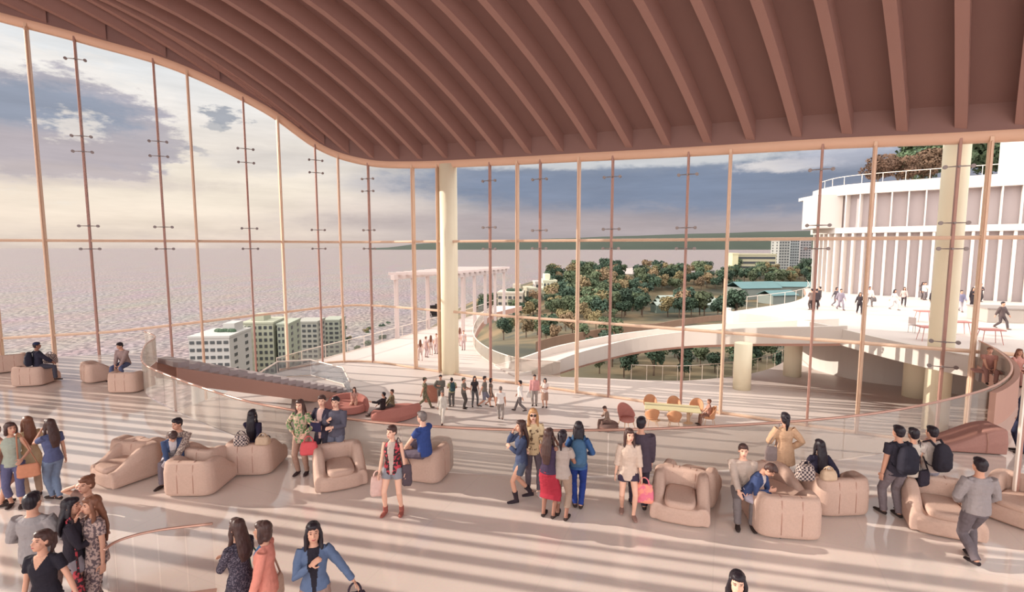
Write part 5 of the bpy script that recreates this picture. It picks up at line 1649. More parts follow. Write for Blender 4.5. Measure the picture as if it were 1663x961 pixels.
# ---- west group by the left edge
person(F(2, 820), -60, 'woman in a pink sleeveless top and rose skirt, just beside the camel bag woman', 1.66, top=((206, 158, 148), 'none', -.10), bottom=('skirt', (196, 156, 146), .55), hair='bob', hcol='brown', skin='mid', arms=('down', 'down'), yaw=-30, q=1)
J = person(F(28, 820), -150, 'woman in a grey green tank top and cropped jeans carrying a camel bag', 1.66, top=((160, 164, 150), 'none', -.08), bottom=('capri', (96, 94, 124)), hair='bob', hcol='brown', skin='mid', arms=('hold', 'down'), yaw=40, q=1, legs='contra')
shoulder_bag(J, 0, 30, .34, .26, .12, cloth((190, 128, 100)), 'camel leather shoulder bag of the woman in the grey green top', off=(.16, -.20, .02))
person(F(56, 806), 60, 'woman with long hair in a beige tunic and khaki trousers facing the camel bag', 1.66, top=((206, 180, 144), 'mid', -.24), bottom=('trousers', (186, 158, 136)), hair='long', hcol='chestnut', arms=('front', 'front'), q=1)
person(F(92, 812), 75, 'slim woman in a denim vest and turned up jeans raising one hand to her face', 1.66, top=((88, 92, 124), 'short', -.06), bottom=('trousers', (112, 124, 146)), hair='long', hcol='brown', arms=('face', 'down'), legs='cross', q=1)
# ---- near left group
p = headpos(50, 802, 1.76)
person(p.xy.to_3d(), 8, 'man in a grey long sleeved shirt, seen from behind near the floral dress', 1.76, 'm', 'short', 'black', 'mid', ((150, 142, 142), 'long', -.08), ('trousers', (120, 104, 102)), arms=('hold', 'hold'), q=0)
p = headpos(66, 864, 1.64)
person(p.xy.to_3d(), 190, 'woman in a black V neck tee in front of the man in grey', 1.64, 'f', 'pony', 'brown', 'mid', (black, 'short', -.10, (206, 158, 134)), ('trousers', (70, 64, 72)), arms=('out', 'down'), pitch=10, yaw=-25, q=0)
p = headpos(112, 810, 1.68)
J = person(p.xy.to_3d(), -55, 'woman with curly black hair, black jacket and denim shorts turned away from us', 1.68, 'f', 'curly', 'black', 'mid', ((52, 46, 54), 'long', -.14), ('shorts', (150, 140, 146)), arms=('front', 'front'), yaw=-15, q=0, hairlen=.22)
shoulder_bag(J, 1, -40, .30, .34, .12, redprint, 'dark red patterned bag hanging by the denim shorts', off=(.02, .02, -.12))
p = headpos(97, 804, 1.66) + Vector((-.1, .55, 0))
person(p.xy.to_3d(), 150, 'woman with auburn hair lifting her arm to her head behind the black jacket', 1.66, 'f', 'bun', 'chestnut', 'mid', ((150, 120, 110), 'short', -.08), ('trousers', (110, 98, 100)), arms=('down', 'ear'), yaw=20, q=0)
p = headpos(150, 806, 1.68)
person(p.xy.to_3d(), 150, 'woman with very long hair in a long floral dress, hand at her chin', 1.68, 'f', 'long', 'chestnut', 'mid', (floral, 'short', -.12, None, .014, 'dress_top'), ('skirt', floral, .86), arms=('down', 'face'), yaw=-10, q=0, hairlen=.42)
# ---- near centre left trio
p = headpos(385, 844, 1.66)
J = person(p.xy.to_3d(), 68, 'woman in a dark speckled jacket with her hair half up, looking to the windows', 1.66, 'f', 'long', 'brown', 'mid', (dotted, 'long', -.20), ('trousers', (78, 70, 78)), arms=('fold', 'front'), q=0, hairlen=.25)
shoulder_bag(J, 1, 70, .26, .36, .14, pattern_mat('green_print_bag_cloth', (96, 92, 92), (72, 150, 128), 12, .5), 'green and grey printed bag on the arm of the speckled jacket', off=(.06, -.02, -.02))
p = headpos(428, 848, 1.66)
J = person(p.xy.to_3d(), 100, 'woman in a coral cardigan over a blue print blouse', 1.66, 'f', 'bob', 'brown', 'mid', ((216, 138, 122), 'long', -.12, (84, 122, 160), .018, 'cardigan'), ('trousers', (172, 142, 124)), arms=('downf', 'downf'), yaw=-5, q=0)
shoulder_bag(J, 1, 90, .32, .30, .10, cloth((196, 164, 146)), 'pale taupe shoulder bag of the woman in the coral cardigan', off=(.14, -.16, .02))
p = headpos(508, 850, 1.68)
J = person(p.xy.to_3d(), 196, 'laughing woman with long black hair in a denim jacket', 1.68, 'f', 'long', 'black', 'mid', (denim, 'long', -.02, black, .016, 'jacket'), ('trousers', (150, 122, 112)), arms=(((.50, .10, -.04), (.2, -1, .2)), 'chest'), yaw=8, pitch=6, q=0, hairlen=.36)
bag_tote(J['hand0'] + Vector((.02, -.02, .0)), 20, .30, .30, .12, cloth((60, 48, 58)), 'dark shopping bag hanging from the hand of the denim jacket woman', .14, name='shopping_bag')
p = headpos(1198, 929, 1.62)
person(p.xy.to_3d(), 168, 'woman with long black hair and fringe of whom little more than the head shows', 1.62, 'f', 'long', 'black', 'light', ((70, 60, 72), 'short', -.1), ('trousers', (70, 64, 80)), yaw=-8, q=0, hairlen=.3)
# ---- right side
person(F(1578, 912), -6, 'man in a grey shirt and dark trousers walking away beside the empty lounge chair', 1.74, 'm', 'short', 'black', 'mid', ((146, 136, 136), 'long', -.06), ('trousers', (104, 94, 98)), ((52, 44, 46), 'shoe'), ('pocket', 'pocket'), 'walk', feet=((-.06, -.16, .13), (.08, .10, .085)), q=0)
J = person(F(1450, 838), 4, 'young man with a black backpack and long trousers, first of the three seen from behind', 1.74, 'm', 'short', 'black', 'mid', ((56, 52, 62), 'short', -.10), ('trousers', (120, 108, 112)), arms=('down', 'down'), legs='contra', q=0)
backpack(J, 4, cloth((44, 42, 52)), 'black backpack on the young man at the front of the three', 1.1)
J = person(F(1474, 834), -4, 'young woman in a pale blouse with a dark cross strap between two young men', 1.66, 'f', 'short', 'black', 'mid', ((204, 190, 178), 'mid', -.12), ('trousers', (60, 56, 66)), arms=('hip', 'hold'), q=0)
shoulder_bag(J, 1, 20, .26, .30, .10, cloth((54, 48, 58)), 'dark cross body bag of the young woman in the pale blouse', off=(-.08, -.10, .04))
J = person(F(1504, 832), 8, 'young man in a black vest and faded jeans behind the empty lounge chair', 1.68, 'm', 'short', 'black', 'mid', ((186, 170, 162), 'short', -.06), ('trousers', (138, 134, 144)), arms=('hip', 'downf'), q=0)
backpack(J, 8, cloth((48, 44, 52)), 'black rucksack on the young man in faded jeans', 1.0)
J = person(F(1269, 800), -8, 'woman in a tan hooded jacket and jeans seen from behind', 1.68, 'f', 'pony', 'black', 'mid', ((196, 158, 128), 'long', -.26, None, .032, 'jacket'), ('trousers', (76, 82, 112)), arms=('hold', 'hip'), q=0)
shoulder_bag(J, 0, 0, .24, .42, .14, cloth((140, 124, 122)), 'grey shoulder bag of the woman in the tan jacket', off=(-.02, -.08, .12))
person(F(1660, 735), 60, 'person in a navy suit at the very edge of the picture beside the slim post', 1.74, 'm', 'short', 'black', 'mid', (navy, 'long', -.14), ('trousers', (58, 60, 84)), arms=('down', 'down'), q=1)
J = person(F(1019, 834), 172, 'woman in a beige tunic and dark shorts carrying a pink bag', 1.68, 'f', 'long', 'brown', 'light', ((206, 182, 166), 'mid', -.16, None, .026, 'tunic'), ('shorts', (66, 56, 72)), ((150, 118, 108), 'shoe'), ('downf', 'down'), 'walk', feet=((-.10, .14, .085), (.10, -.10, .10)), yaw=14, q=0, hairlen=.2)
bag_tote(J['hand0'] + Vector((.06, 0, .0)), -15, .34, .36, .12, pattern_mat('pink_print_bag', (224, 118, 138), (236, 150, 130), 9, .5), 'bright pink printed carrier bag of the woman in the beige tunic', .14)
person(F(1043, 836) + Vector((0, .25, 0)), -6, 'man in a dark suit with his back to us beside the pink bag', 1.80, 'm', 'short', 'black', 'mid', ((76, 64, 74), 'long', -.16, None, .026, 'jacket'), ('trousers', (62, 54, 64)), arms=('downf', 'downf'), legs='contra', yaw=-20, q=0)
# ---- centre group
person(F(890, 840), -28, 'slim woman in a dark top and long red skirt holding a hand to her face', 1.70, 'f', 'long', 'brown', 'dark', ((66, 52, 72), 'none', -.02), ('skirt', (160, 48, 62), .68), arms=('fold', 'face'), q=0, hairlen=.36)
person(F(912, 842), -20, 'person in a grey tee and khaki cropped trousers seen from behind', 1.68, 'f', 'pony', 'black', 'dark', ((168, 152, 144), 'short', -.08), ('capri', (158, 134, 118)), arms=('front', 'front'), legs='contra', q=0)
J = person(F(938, 824), -8, 'woman in a blue jacket and blue trousers with a net backpack, walking away', 1.70, 'f', 'long', 'black', 'mid', ((62, 92, 138), 'long', -.10), ('trousers', (44, 62, 128)), arms=('hold', 'hold'), legs='together', q=0, hairlen=.12, feet=((-.05, .03, .08), (.06, -.05, .10)))
backpack(J, -8, cloth((70, 98, 126)), 'blue grey net backpack of the woman in blue', 1.0)
J = person(F(847, 812), 100, 'woman in a denim jacket, patterned tights and dark boots', 1.66, 'f', 'long', 'brown', 'mid', ((70, 78, 104), 'long', -.10), ('skirt', (84, 92, 108), .30), ((54, 44, 50), 'boot'), ('fold', 'face'), legs='walk', feet=((-.08, .12, .08), (.07, -.22, .12)), q=0)
shoulder_bag(J, 1, 100, .34, .30, .16, cloth((150, 112, 98)), 'brown slouchy bag between the denim jacket woman and the blond woman', off=(.08, .02, .08))
person(F(866, 806) + Vector((0, .2, 0)), 186, 'blond woman with sunglasses in a swirling cream blouse and grey trousers', 1.76, 'f', 'long', 'blond', 'light', (swirl, 'long', -.10), ('leggings', (108, 96, 104)), ((214, 196, 190), 'shoe'), ('downf', 'hold'), legs='contra', glasses=True, q=0, yaw=-8, hairlen=.22)
J = person(F(640, 832), 176, 'woman with cropped hair in a red print vest, denim shorts and tan ankle boots', 1.70, 'f', 'short', 'brown', 'light', (redprint, 'none', -.10, (186, 166, 156), .016, 'vest'), ('shorts', (138, 136, 142)), ((150, 86, 76), 'ankle'), ('down', 'downf'), legs='wide', yaw=-25, q=0)
bag_tote(J['hand1'] + Vector((-.05, .03, .04)), 20, .26, .38, .12, cloth((214, 178, 168)), 'pale rose tote held low by the woman in shorts', .12)
shoulder_bag(J, 0, 10, .18, .40, .12, cloth((86, 72, 78)), 'dark narrow shoulder bag of the woman in shorts', off=(.02, 0, .08))
# trio
J = person(F(492, 768), 178, 'woman with long hair in a green print top and brown trousers beside a red handbag', 1.68, 'f', 'long', 'brown', 'light', (green_print, 'long', -.16), ('trousers', (168, 134, 118)), ((70, 54, 54), 'shoe'), ('hold', 'hip'), legs='stand', q=0)
bag_tote(J['hand0'] + Vector((.10, -.08, .0)), 10, .36, .28, .16, cloth((206, 88, 92)), 'red handbag in the trio, between the green scarf and the dark folder', .14)
J = person(F(520, 770) + Vector((0, .25, 0)), 168, 'woman in a black coat holding a dark folder, in the middle of the trio', 1.72, 'f', 'short', 'brown', 'light', ((62, 56, 70), 'long', -.14, (206, 170, 160)), ('trousers', (56, 52, 62)), arms=('fold', 'hold'), yaw=20, q=0)
fo = empty('folder', J['chest'] + Vector((.0, -.10, -.12)), math.radians(-15)); tag(fo, 'dark folder held to the chest by the woman in the black coat', 'folder')
mb = MB(); mb.box((0, 0, 0), (.26, .012, .20)); mb.build('cover', cloth((50, 46, 70)), fo); mb = MB(); mb.box((0, .010, 0), (.245, .010, .19)); mb.build('paper_block', mat('paper', (230, 222, 214), .9), fo)
person(F(545, 768) + Vector((0, .15, 0)), 170, 'man in a dark denim shirt looking at his hands, last of the trio', 1.70, 'm', 'short', 'black', 'light', ((92, 88, 100), 'long', -.08), ('trousers', (104, 104, 118)), arms=('front', 'phone'), yaw=10, q=0)

# ---- seated people on the lobby floor
def sit(px, py, seatz, rz, label, **k):
    p = at_z(px, py, seatz); return person((p.x, p.y, 0), rz, label, seat=seatz, **k)
J = sit(62, 596, .66, -45, 'man with a navy beanie and a large dark backpack sitting on a lounge chair', sex='m', H=1.76, hair='short', hcol='black', skin='dark', top=((52, 50, 64), 'long', -.06), bottom=('trousers', (72, 70, 80)), arms=('lap', 'knee'), legs='sitside', q=1, hat=(navy, 'beanie'))
backpack(J, -45, cloth((44, 42, 54)), 'large dark backpack worn by the man seated at the far left chair', 1.2)
p = at_z(78, 590, .66)
bg = bag_tote((p.x + .1, p.y, 1.12), 0, .44, .34, .26, plaid, 'black and white plaid bag beside the seated man with the backpack', .10)
sit(204, 592, .60, 175, 'man with short hair in a grey hoodie sitting with clasped hands', sex='m', H=1.74, hair='short', hcol='black', top=((156, 132, 128), 'long', -.06), bottom=('trousers', (84, 90, 120)), arms=('lap', 'lap'), legs='sitwide', lean=14, yaw=-20, q=1)
sit(296, 742, .46, 178, 'man in a grey patterned jumper sitting upright beside the leaning woman', sex='m', H=1.74, hair='short', hcol='black', top=(stripe, 'long', -.06), bottom=('trousers', (110, 100, 108)), arms=('lap', 'lap'), legs='sit', q=0, lean=6, yaw=-12)
sit(279, 745, .46, -138, 'woman in a blue cardigan and pale skirt leaning beside the man in the patterned jumper', H=1.66, hair='short', hcol='brown', top=((66, 80, 112), 'long', -.05, (200, 190, 190)), bottom=('skirt', (186, 178, 184), .42), arms=('knee', 'lap'), legs='sit', lean=30, pitch=-25, q=0)
J = sit(412, 725, .42, 2, 'woman with long straight black hair sitting with her back to us', H=1.68, hair='long', hcol='black', top=((50, 44, 62), 'long', -.06), bottom=('trousers', (60, 54, 70)), arms=('lap', 'prop'), legs='sit', q=0, hairlen=.42)
p = at_z(393, 722, .70); bag_tote((p.x, p.y - .02, 1.04), 0, .30, .24, .20, plaid, 'black and white plaid bag on the chair of the black haired woman near the trio', .10)
p = at_z(428, 722, .70); bag_tote((p.x, p.y - .02, .98), 0, .30, .18, .20, cloth((190, 162, 138)), 'tan soft bag on the chair of the black haired woman near the trio', .08)
sit(690, 738, .70, 62, 'man in a blue short sleeved shirt and shorts sitting on a lounge chair', sex='m', H=1.76, hair='short', hcol='grey', skin='light', top=((58, 76, 132), 'short', -.07), bottom=('bermuda', (96, 84, 96)), arms=('knee', 'lap'), legs='sitcross', q=0, lean=4)
sit(1204, 796, .48, 165, 'man in a pale jumper sitting behind the woman with the blue cardigan', sex='m', H=1.72, hair='short', hcol='brown', skin='light', top=((190, 170, 158), 'long', -.06), bottom=('trousers', (120, 110, 110)), arms=('lap', 'lap'), legs='sit', q=0)
sit(1214, 806, .48, -135, 'woman in a blue cardigan and lilac skirt bent over by the large lounge chair', H=1.66, hair='short', hcol='brown', top=((62, 74, 110), 'long', -.05, (206, 190, 184)), bottom=('skirt', (182, 172, 184), .42), arms=('knee', 'phone'), legs='sit', lean=28, pitch=-25, q=0)
sit(1328, 786, .42, 3, 'woman in black with very long hair sitting beside a plaid bag', H=1.70, hair='long', hcol='black', top=((46, 42, 58), 'long', -.06), bottom=('trousers', (60, 54, 64)), arms=('lap', 'prop'), legs='sit', q=0, hairlen=.46)
p = at_z(1307, 778, .70); bag_tote((p.x, p.y, 1.08), 0, .32, .28, .22, plaid, 'black and white plaid bag beside the long haired woman in black', .10)
p = at_z(1345, 780, .70); bag_tote((p.x, p.y, .98), 0, .28, .18, .18, cloth((200, 172, 146)), 'small tan bag on the chair of the long haired woman in black', .08)
# seated at the right edge
bp_ = at_z(1655, 606, .42)
bn = empty('bench', (bp_.x, bp_.y, 0), math.radians(-30)); tag(bn, 'low brown bench under the people by the balustrade end', 'bench')
mb = MB(); mb.box((0, 0, .38), (2.6, .5, .08)); bevel(mb.build('seat', M_uph2, bn), .02)
for sx in (-1.1, 0, 1.1):
    mb = MB(); mb.box((sx, 0, .17), (.08, .42, .34)); mb.build('leg', M_steel, bn)
ex = Matrix.Rotation(math.radians(-30), 3, 'Z') @ Vector((1, 0, 0))
for i, (dx, sx_, lab, tcol, hr) in enumerate(((-.85, 'm', 'bulky man in a russet shirt seated by the end of the balustrade', (168, 118, 106), 'short'), (-.05, 'f', 'woman in a rose dress seated tall between two others by the balustrade end', (206, 150, 138), 'long'), (.8, 'm', 'man in a tan jacket seated at the picture edge beyond the balustrade', (176, 136, 120), 'short'))):
    q_ = Vector((bp_.x, bp_.y, 0)) + ex * dx
    person((q_.x, q_.y, 0), (150, 165, 140)[i], lab, (1.72, 1.74, 1.72)[i], sx_, hr, 'chestnut', 'mid', (tcol, 'short', -.06), ('trousers', (150, 112, 104)), arms=('lap', 'lap'), legs='sit', seat=.42, q=1)

# ------------------------------------------------------------------ lower floor
ZL = Z_LOW
def low(px, py, rz, label, **k):
    p = at_z(px, py, ZL); return person(p, rz, label, q=k.pop('q', 2), **k)
low(690, 662, -75, 'man in olive clothes and a peaked cap striding past the column, first of the queue', sex='m', H=1.74, hair='short', top=(camo, 'short', -.06), bottom=('trousers', camo), legs='stride', arms=('swingf', 'swingb'), hat=((110, 108, 92), 'cap'))
low(716, 658, -170, 'man in a grey olive jacket standing before the cream column', sex='m', H=1.74, hair='short', top=((112, 108, 100), 'long', -.12), bottom=('trousers', (104, 98, 92)), arms=('fold', 'hip'))
low(719, 686, 170, 'person all in white walking towards us under the queue', sex='f', H=1.68, hair='short', hcol='grey', top=((214, 206, 196), 'long', -.12), bottom=('trousers', (222, 214, 204)), legs='walk')
J = low(734, 660, 20, 'person carrying a teal pack in the queue by the column', sex='m', H=1.64, hair='short', top=((176, 170, 130), 'short', -.06), bottom=('trousers', (104, 100, 98)), arms=('front', 'hold'))
backpack(J, 20, cloth((62, 84, 88)), 'dark teal pack on the back of the person in the queue by the column', .9)
low(753, 663, -100, 'man in grey overalls with a belt checking papers in the queue', sex='m', H=1.74, hair='short', top=((122, 116, 108), 'short', -.06), bottom=('trousers', (92, 86, 82)), arms=('front', 'front'), hat=((130, 124, 112), 'cap'))
low(771, 659, -160, 'woman with dark hair and a black tee in the queue, feet apart', sex='f', H=1.70, hair='long', top=((66, 60, 62), 'short', -.06), bottom=('trousers', (104, 102, 102)), legs='wide')
low(787, 661, -95, 'tall man in a grey shirt and blue shorts in the queue', sex='m', H=1.78, hair='short', top=((118, 112, 106), 'short', -.08), bottom=('bermuda', (130, 128, 142)), legs='walk', arms=('hip', 'swingb'))
low(797, 659, -90, 'small woman in a short brown dress at the end of the queue', sex='f', H=1.60, hair='bob', top=((120, 106, 98), 'short', -.06), bottom=('skirt', (118, 104, 96), .36), legs='walk')
low(813, 681, 5, 'man in a white shirt and grey trousers walking away across the lower floor', sex='m', H=1.76, hair='short', hcol='grey', top=((238, 230, 224), 'short', -.06), bottom=('trousers', (158, 148, 142)), legs='walk', feet=((-.07, .10, .085), (.08, -.12, .12)))
low(845, 668, 70, 'man in a white shirt stepping out with a long stride', sex='m', H=1.74, hair='short', top=((240, 232, 226), 'long', -.06), bottom=('trousers', (120, 112, 112)), legs='stride', arms=('swingb', 'swingf'))
J = low(868, 658, 175, 'man in a pink shirt and grey trousers holding a white bag', sex='m', H=1.76, hair='short', top=((222, 162, 160), 'long', -.06), bottom=('trousers', (168, 158, 152)))
bag_tote(J['hand1'] + Vector((-.04, 0, .0)), 0, .30, .30, .10, mat('white_paper', (238, 232, 226), .8), 'white carrier bag of the man in the pink shirt', .10)
J = low(885, 661, 165, 'woman in a white blouse and brown skirt beside the man in the pink shirt', sex='f', H=1.64, hair='bob', hcol='black', top=((232, 214, 206), 'short', -.04), bottom=('skirt', (170, 138, 122), .52), arms=('fold', 'hold'))
# pale strollers on the walkway
for i, (px, py, lab) in enumerate(((683, 586, 'pale rose clad stroller on the walkway, the nearest of four left of the column'), (692, 580, 'pale rose clad stroller on the walkway walking beside the nearest one'), (700, 577, 'tall pale clad stroller on the walkway close to the column'), (709, 574, 'pale clad stroller half against the mullion on the walkway'), (747, 562, 'pale clad walker right behind the column on the walkway'), (753, 568, 'second pale clad walker past the column on the walkway'))):
    low(px, py, (20, -30, 10, 160, 0, 175)[i], lab, sex='fm'[i % 2], H=1.70, hair=('long', 'short')[i % 2], hcol='chestnut', skin='light', top=(((214, 186, 180), (206, 178, 176), (210, 190, 186))[i % 3], 'short', -.1), bottom=('trousers', ((206, 184, 178), (196, 172, 172))[i % 2]), legs=('walk', 'stand')[i % 2], q=3)
# two seats near the pergola
for i, (px, py) in enumerate(((706, 519), (714, 516))):
    p = at_z(px, py, ZL)
    s_ = empty('deck_chair', p, .4); tag(s_, ('black folding chair under the pergola nearest the railing', 'black folding chair under the pergola nearest the column')[i], 'chair')
    mb = MB(); mb.box((0, 0, .45), (.9, .8, .08)); mb.build('seat', mat('black_canvas', (44, 40, 40), .8), s_)
    mb = MB(); mb.box((0, .45, 1.1), (.9, .1, 1.3)); mb.build('backrest', mat('black_canvas', (44, 40, 40), .8), s_)
    for sx in (-.4, .4):
        mb = MB(); mb.tube([(sx, -.35, 0), (sx, .3, .8)], [.04, .04], n=5); mb.build('leg', M_steel, s_); mb = MB(); mb.tube([(sx, .4, 0), (sx, -.3, .55)], [.04, .04], n=5); mb.build('leg', M_steel, s_)

# curved sofas
M_sofa = mat('dusty_red_sofa', (184, 124, 114), 0.9, 0.08, 20, spec=.1)
def sofa(px, py, rz, w, label, arc=2.6):
    p = at_z(px, py, ZL); root = empty('sofa', p, math.radians(rz)); tag(root, label, 'sofa')
    n = 22; r = w / 2
    mb = MB(); vs = []
    for i in range(n + 1):
        a = PI / 2 - arc / 2 + arc * i / n + PI
        c = Vector((math.cos(a), math.sin(a) * .75, 0))
        h = .42 + .36 * math.sin(PI * i / n) ** .5
        for off, z in ((1.0, .04), (1.06, .3), (1.02, h - .05), (.97, h), (.88, h - .02), (.80, h * .6), (.80, .04)):
            vs.append(c * r * off + Vector((0, 0, z)))
    fs = []
    for i in range(n):
        for k in range(7): fs.append((i * 7 + k, (i + 1) * 7 + k, (i + 1) * 7 + (k + 1) % 7, i * 7 + (k + 1) % 7))
    fs += [tuple(reversed(range(7))), tuple(n * 7 + k for k in range(7))]
    mb.add(vs, fs); o = mb.build('backrest', M_sofa, root); soft(o, .03, 'plain')
    mb = MB(); mb.tube([(0, -.05 * r, .06), (0, -.05 * r, .12), (0, -.05 * r, .38), (0, -.05 * r, .44)], [(r * .86, r * .58), (r * .9, r * .62), (r * .9, r * .62), (r * .84, r * .56)], n=36, ref=(1, 0, 0)); o = mb.build('seat', M_sofa, root); soft(o, .03, 'plain')
    return p
ps = sofa(559, 668, 160, 2.7, 'round backed dusty red sofa with the woman perched on its rim')
person((ps.x + .55, ps.y + .1, ZL), 185, 'woman in a pale rose top perched on the round red sofa', 1.66, 'f', 'long', 'brown', 'light', ((196, 150, 138), 'short', -.06), ('capri', (206, 160, 140)), arms=('lap', 'lap'), legs='sit', seat=.46, q=2)
ps = sofa(640, 676, 40, 2.8, 'big dusty red sofa with two people in dark clothes')
person((ps.x - .55, ps.y - .15, ZL), 75, 'man in black lounging on the big red sofa with one arm lifted', 1.76, 'm', 'short', 'black', 'mid', ((58, 50, 52), 'long', -.08), ('trousers', (62, 54, 54)), arms=('point', 'lap'), legs='lounge', seat=.44, lean=-8, q=2)
person((ps.x - .15, ps.y + .35, ZL), 120, 'person in an olive top sitting behind the lounging man on the big red sofa', 1.70, 'f', 'short', 'brown', 'mid', ((126, 112, 88), 'long', -.08), ('trousers', (90, 80, 76)), arms=('lap', 'lap'), legs='sit', seat=.46, q=2)
# woman on a pouf and tub chair
M_tub = mat('rose_tan_shell_chair', (190, 130, 110), 0.6, 0.08, 8)
def tub(px, py, rz, label, sc=1.0, m=None):
    p = at_z(px, py, ZL); root = empty('tub_chair', p, math.radians(rz)); tag(root, label, 'chair', 'shell chairs on the lower floor'); root.scale = (sc, sc, sc)
    mb = MB(); n = 18; vs = []; m_ = 8
    for i in range(n + 1):
        a = PI * 1.12 * (i / n) + PI * .94
        prof_ = math.sin(PI * i / n)
        top_ = .50 + .36 * prof_
        for j in range(m_):
            t = j / (m_ - 1); z = lerp(.34, top_, t); rr = lerp(.20, .31, t ** .6)
            vs.append((rr * math.cos(a), rr * math.sin(a), z))
    for i in range(n + 1):
        a = PI * 1.12 * (i / n) + PI * .94
        prof_ = math.sin(PI * i / n); top_ = .50 + .36 * prof_
        for j in range(m_):
            t = j / (m_ - 1); z = lerp(.36, top_, t); rr = lerp(.17, .285, t ** .6)
            vs.append((rr * math.cos(a), rr * math.sin(a), z))
    fs = []; N_ = (n + 1) * m_
    for i in range(n):
        for j in range(m_ - 1):
            a = i * m_ + j; fs.append((a, a + m_, a + m_ + 1, a + 1)); fs.append((N_ + a, N_ + a + 1, N_ + a + m_ + 1, N_ + a + m_))
        a = i * m_ + m_ - 1; fs.append((a, a + m_, N_ + a + m_, N_ + a))
        a = i * m_; fs.append((a, N_ + a, N_ + a + m_, a + m_))
    for i in (0, n):
        for j in range(m_ - 1):
            a = i * m_ + j; fs.append((a, a + 1, N_ + a + 1, N_ + a) if i == 0 else (a + 1, a, N_ + a, N_ + a + 1))
    mb.add(vs, fs); mb.build('backrest', m or M_tub, root, smooth=True)
    mb = MB(); mb.tube([(0, .02, .32), (0, .02, .34), (0, .02, .41), (0, .02, .43)], [(.20, .22), (.24, .26), (.25, .27), (.22, .24)], n=20, ref=(1, 0, 0)); mb.build('seat', m or M_tub, root, smooth=True)
    for sx in (-1, 1):
        for sy in (-1, 1):
            mb = MB(); mb.tube([(sx * .15, sy * .15, .34), (sx * .23, sy * .23, 0)], [.018, .012], n=6); mb.build('leg', mat('pale_oak_leg', (214, 180, 150), .6), root)
    return p
p = at_z(987, 697, ZL)
pf = empty('pouf', (p.x, p.y, ZL)); tag(pf, 'low dark pouf under the reading person near the balustrade', 'pouf')
mb = MB(); mb.tube([(0, 0, 0), (0, 0, .06), (0, 0, .3), (0, 0, .36)], [.42, .5, .5, .42], n=24); mb.build('cushion', mat('taupe_pouf', (120, 96, 90), .9), pf, smooth=True)
mb = MB(); mb.tube([(0, 0, .18), (0, 0, .20)], [.512, .512], n=24); mb.build('piping', M_uph2, pf, smooth=True)
person((p.x, p.y, ZL), 110, 'person in taupe reading on a low pouf by the balustrade', 1.66, 'f', 'short', 'brown', 'mid', ((150, 128, 116), 'long', -.08), ('trousers', (130, 104, 96)), arms=('lap', 'phone'), legs='sit', seat=.36, lean=12, pitch=-20, q=2)
tub(1017, 698, 200, 'dusty red tub chair standing alone between the reader and the dining table', 1.45, M_sofa)
# dining table
tb = at_z(1096, 690, ZL)
t = empty('dining_table', (tb.x, tb.y + .5, ZL), math.radians(-14)); tag(t, 'long pale olive topped dining table on the lower floor', 'table')
mb = MB(); mb.box((0, 0, .73), (2.7, 1.15, .05)); bevel(mb.build('table_top', mat('pale_olive_table_top', (216, 204, 158), .45, .04, .8), t), .02)
for sx in (-.8, .8):
    mb = MB(); mb.tube([(sx, 0, 0), (sx, 0, .06), (sx, 0, .70)], [(.28, .22), (.08, .08), (.10, .10)], n=12); mb.build('pedestal', mat('pale_oak_leg', (214, 180, 150), .6), t)
Rz = Matrix.Rotation(math.radians(-14), 3, 'Z')
for i, (x, y, r, lab) in enumerate(((-1.05, .95, 180, 'tan shell chair at the far side of the dining table, by its west end'), (.15, .95, 180, 'tan shell chair at the middle of the far side of the dining table'), (1.25, .85, 165, 'tan shell chair at the far side of the dining table, by its east end'), (-1.0, -.92, 10, 'tan shell chair on the near side of the dining table, by its west end'), (.05, -.95, 0, 'tan shell chair at the middle of the near side of the dining table'), (1.75, -.1, 95, 'tan shell chair at the east head of the dining table'))):
    w_ = Vector((tb.x, tb.y + .5, 0)) + Rz @ Vector((x, y, 0))
    o = None
    pr_ = tub(0, 900, -14 + r, lab, 1.15, mat('tan_shell_chair', (206, 150, 112), 0.5, 0.08, 8))
    bpy.data.objects[[o_.name for o_ in col.objects if o_.name.startswith('tub_chair')][-1]].location = (w_.x, w_.y, ZL)
q_ = Vector((tb.x, tb.y + .5, 0)) + Rz @ Vector((1.75, -.1, 0))
person((q_.x, q_.y, ZL), -14 + 95, 'person in a rose brown top seated at the east head of the dining table', 1.64, 'f', 'short', 'chestnut', 'mid', ((176, 132, 116), 'short', -.06), ('trousers', (150, 116, 104)), arms=('lap', 'lap'), legs='sit', seat=.47, q=2)
# crate by the queue
p = at_z(702, 650, ZL); cr = empty('counter', (p.x, p.y, ZL), .2); tag(cr, 'small terracotta counter between the cap wearer and the grey olive jacket', 'counter')
mb = MB(); mb.box((0, 0, .5), (.9, .6, 1.0)); bevel(mb.build('cabinet', M_tub, cr), .02); mb = MB(); mb.box((0, 0, 1.03), (1.0, .7, .06)); mb.build('counter_top', M_white, cr)

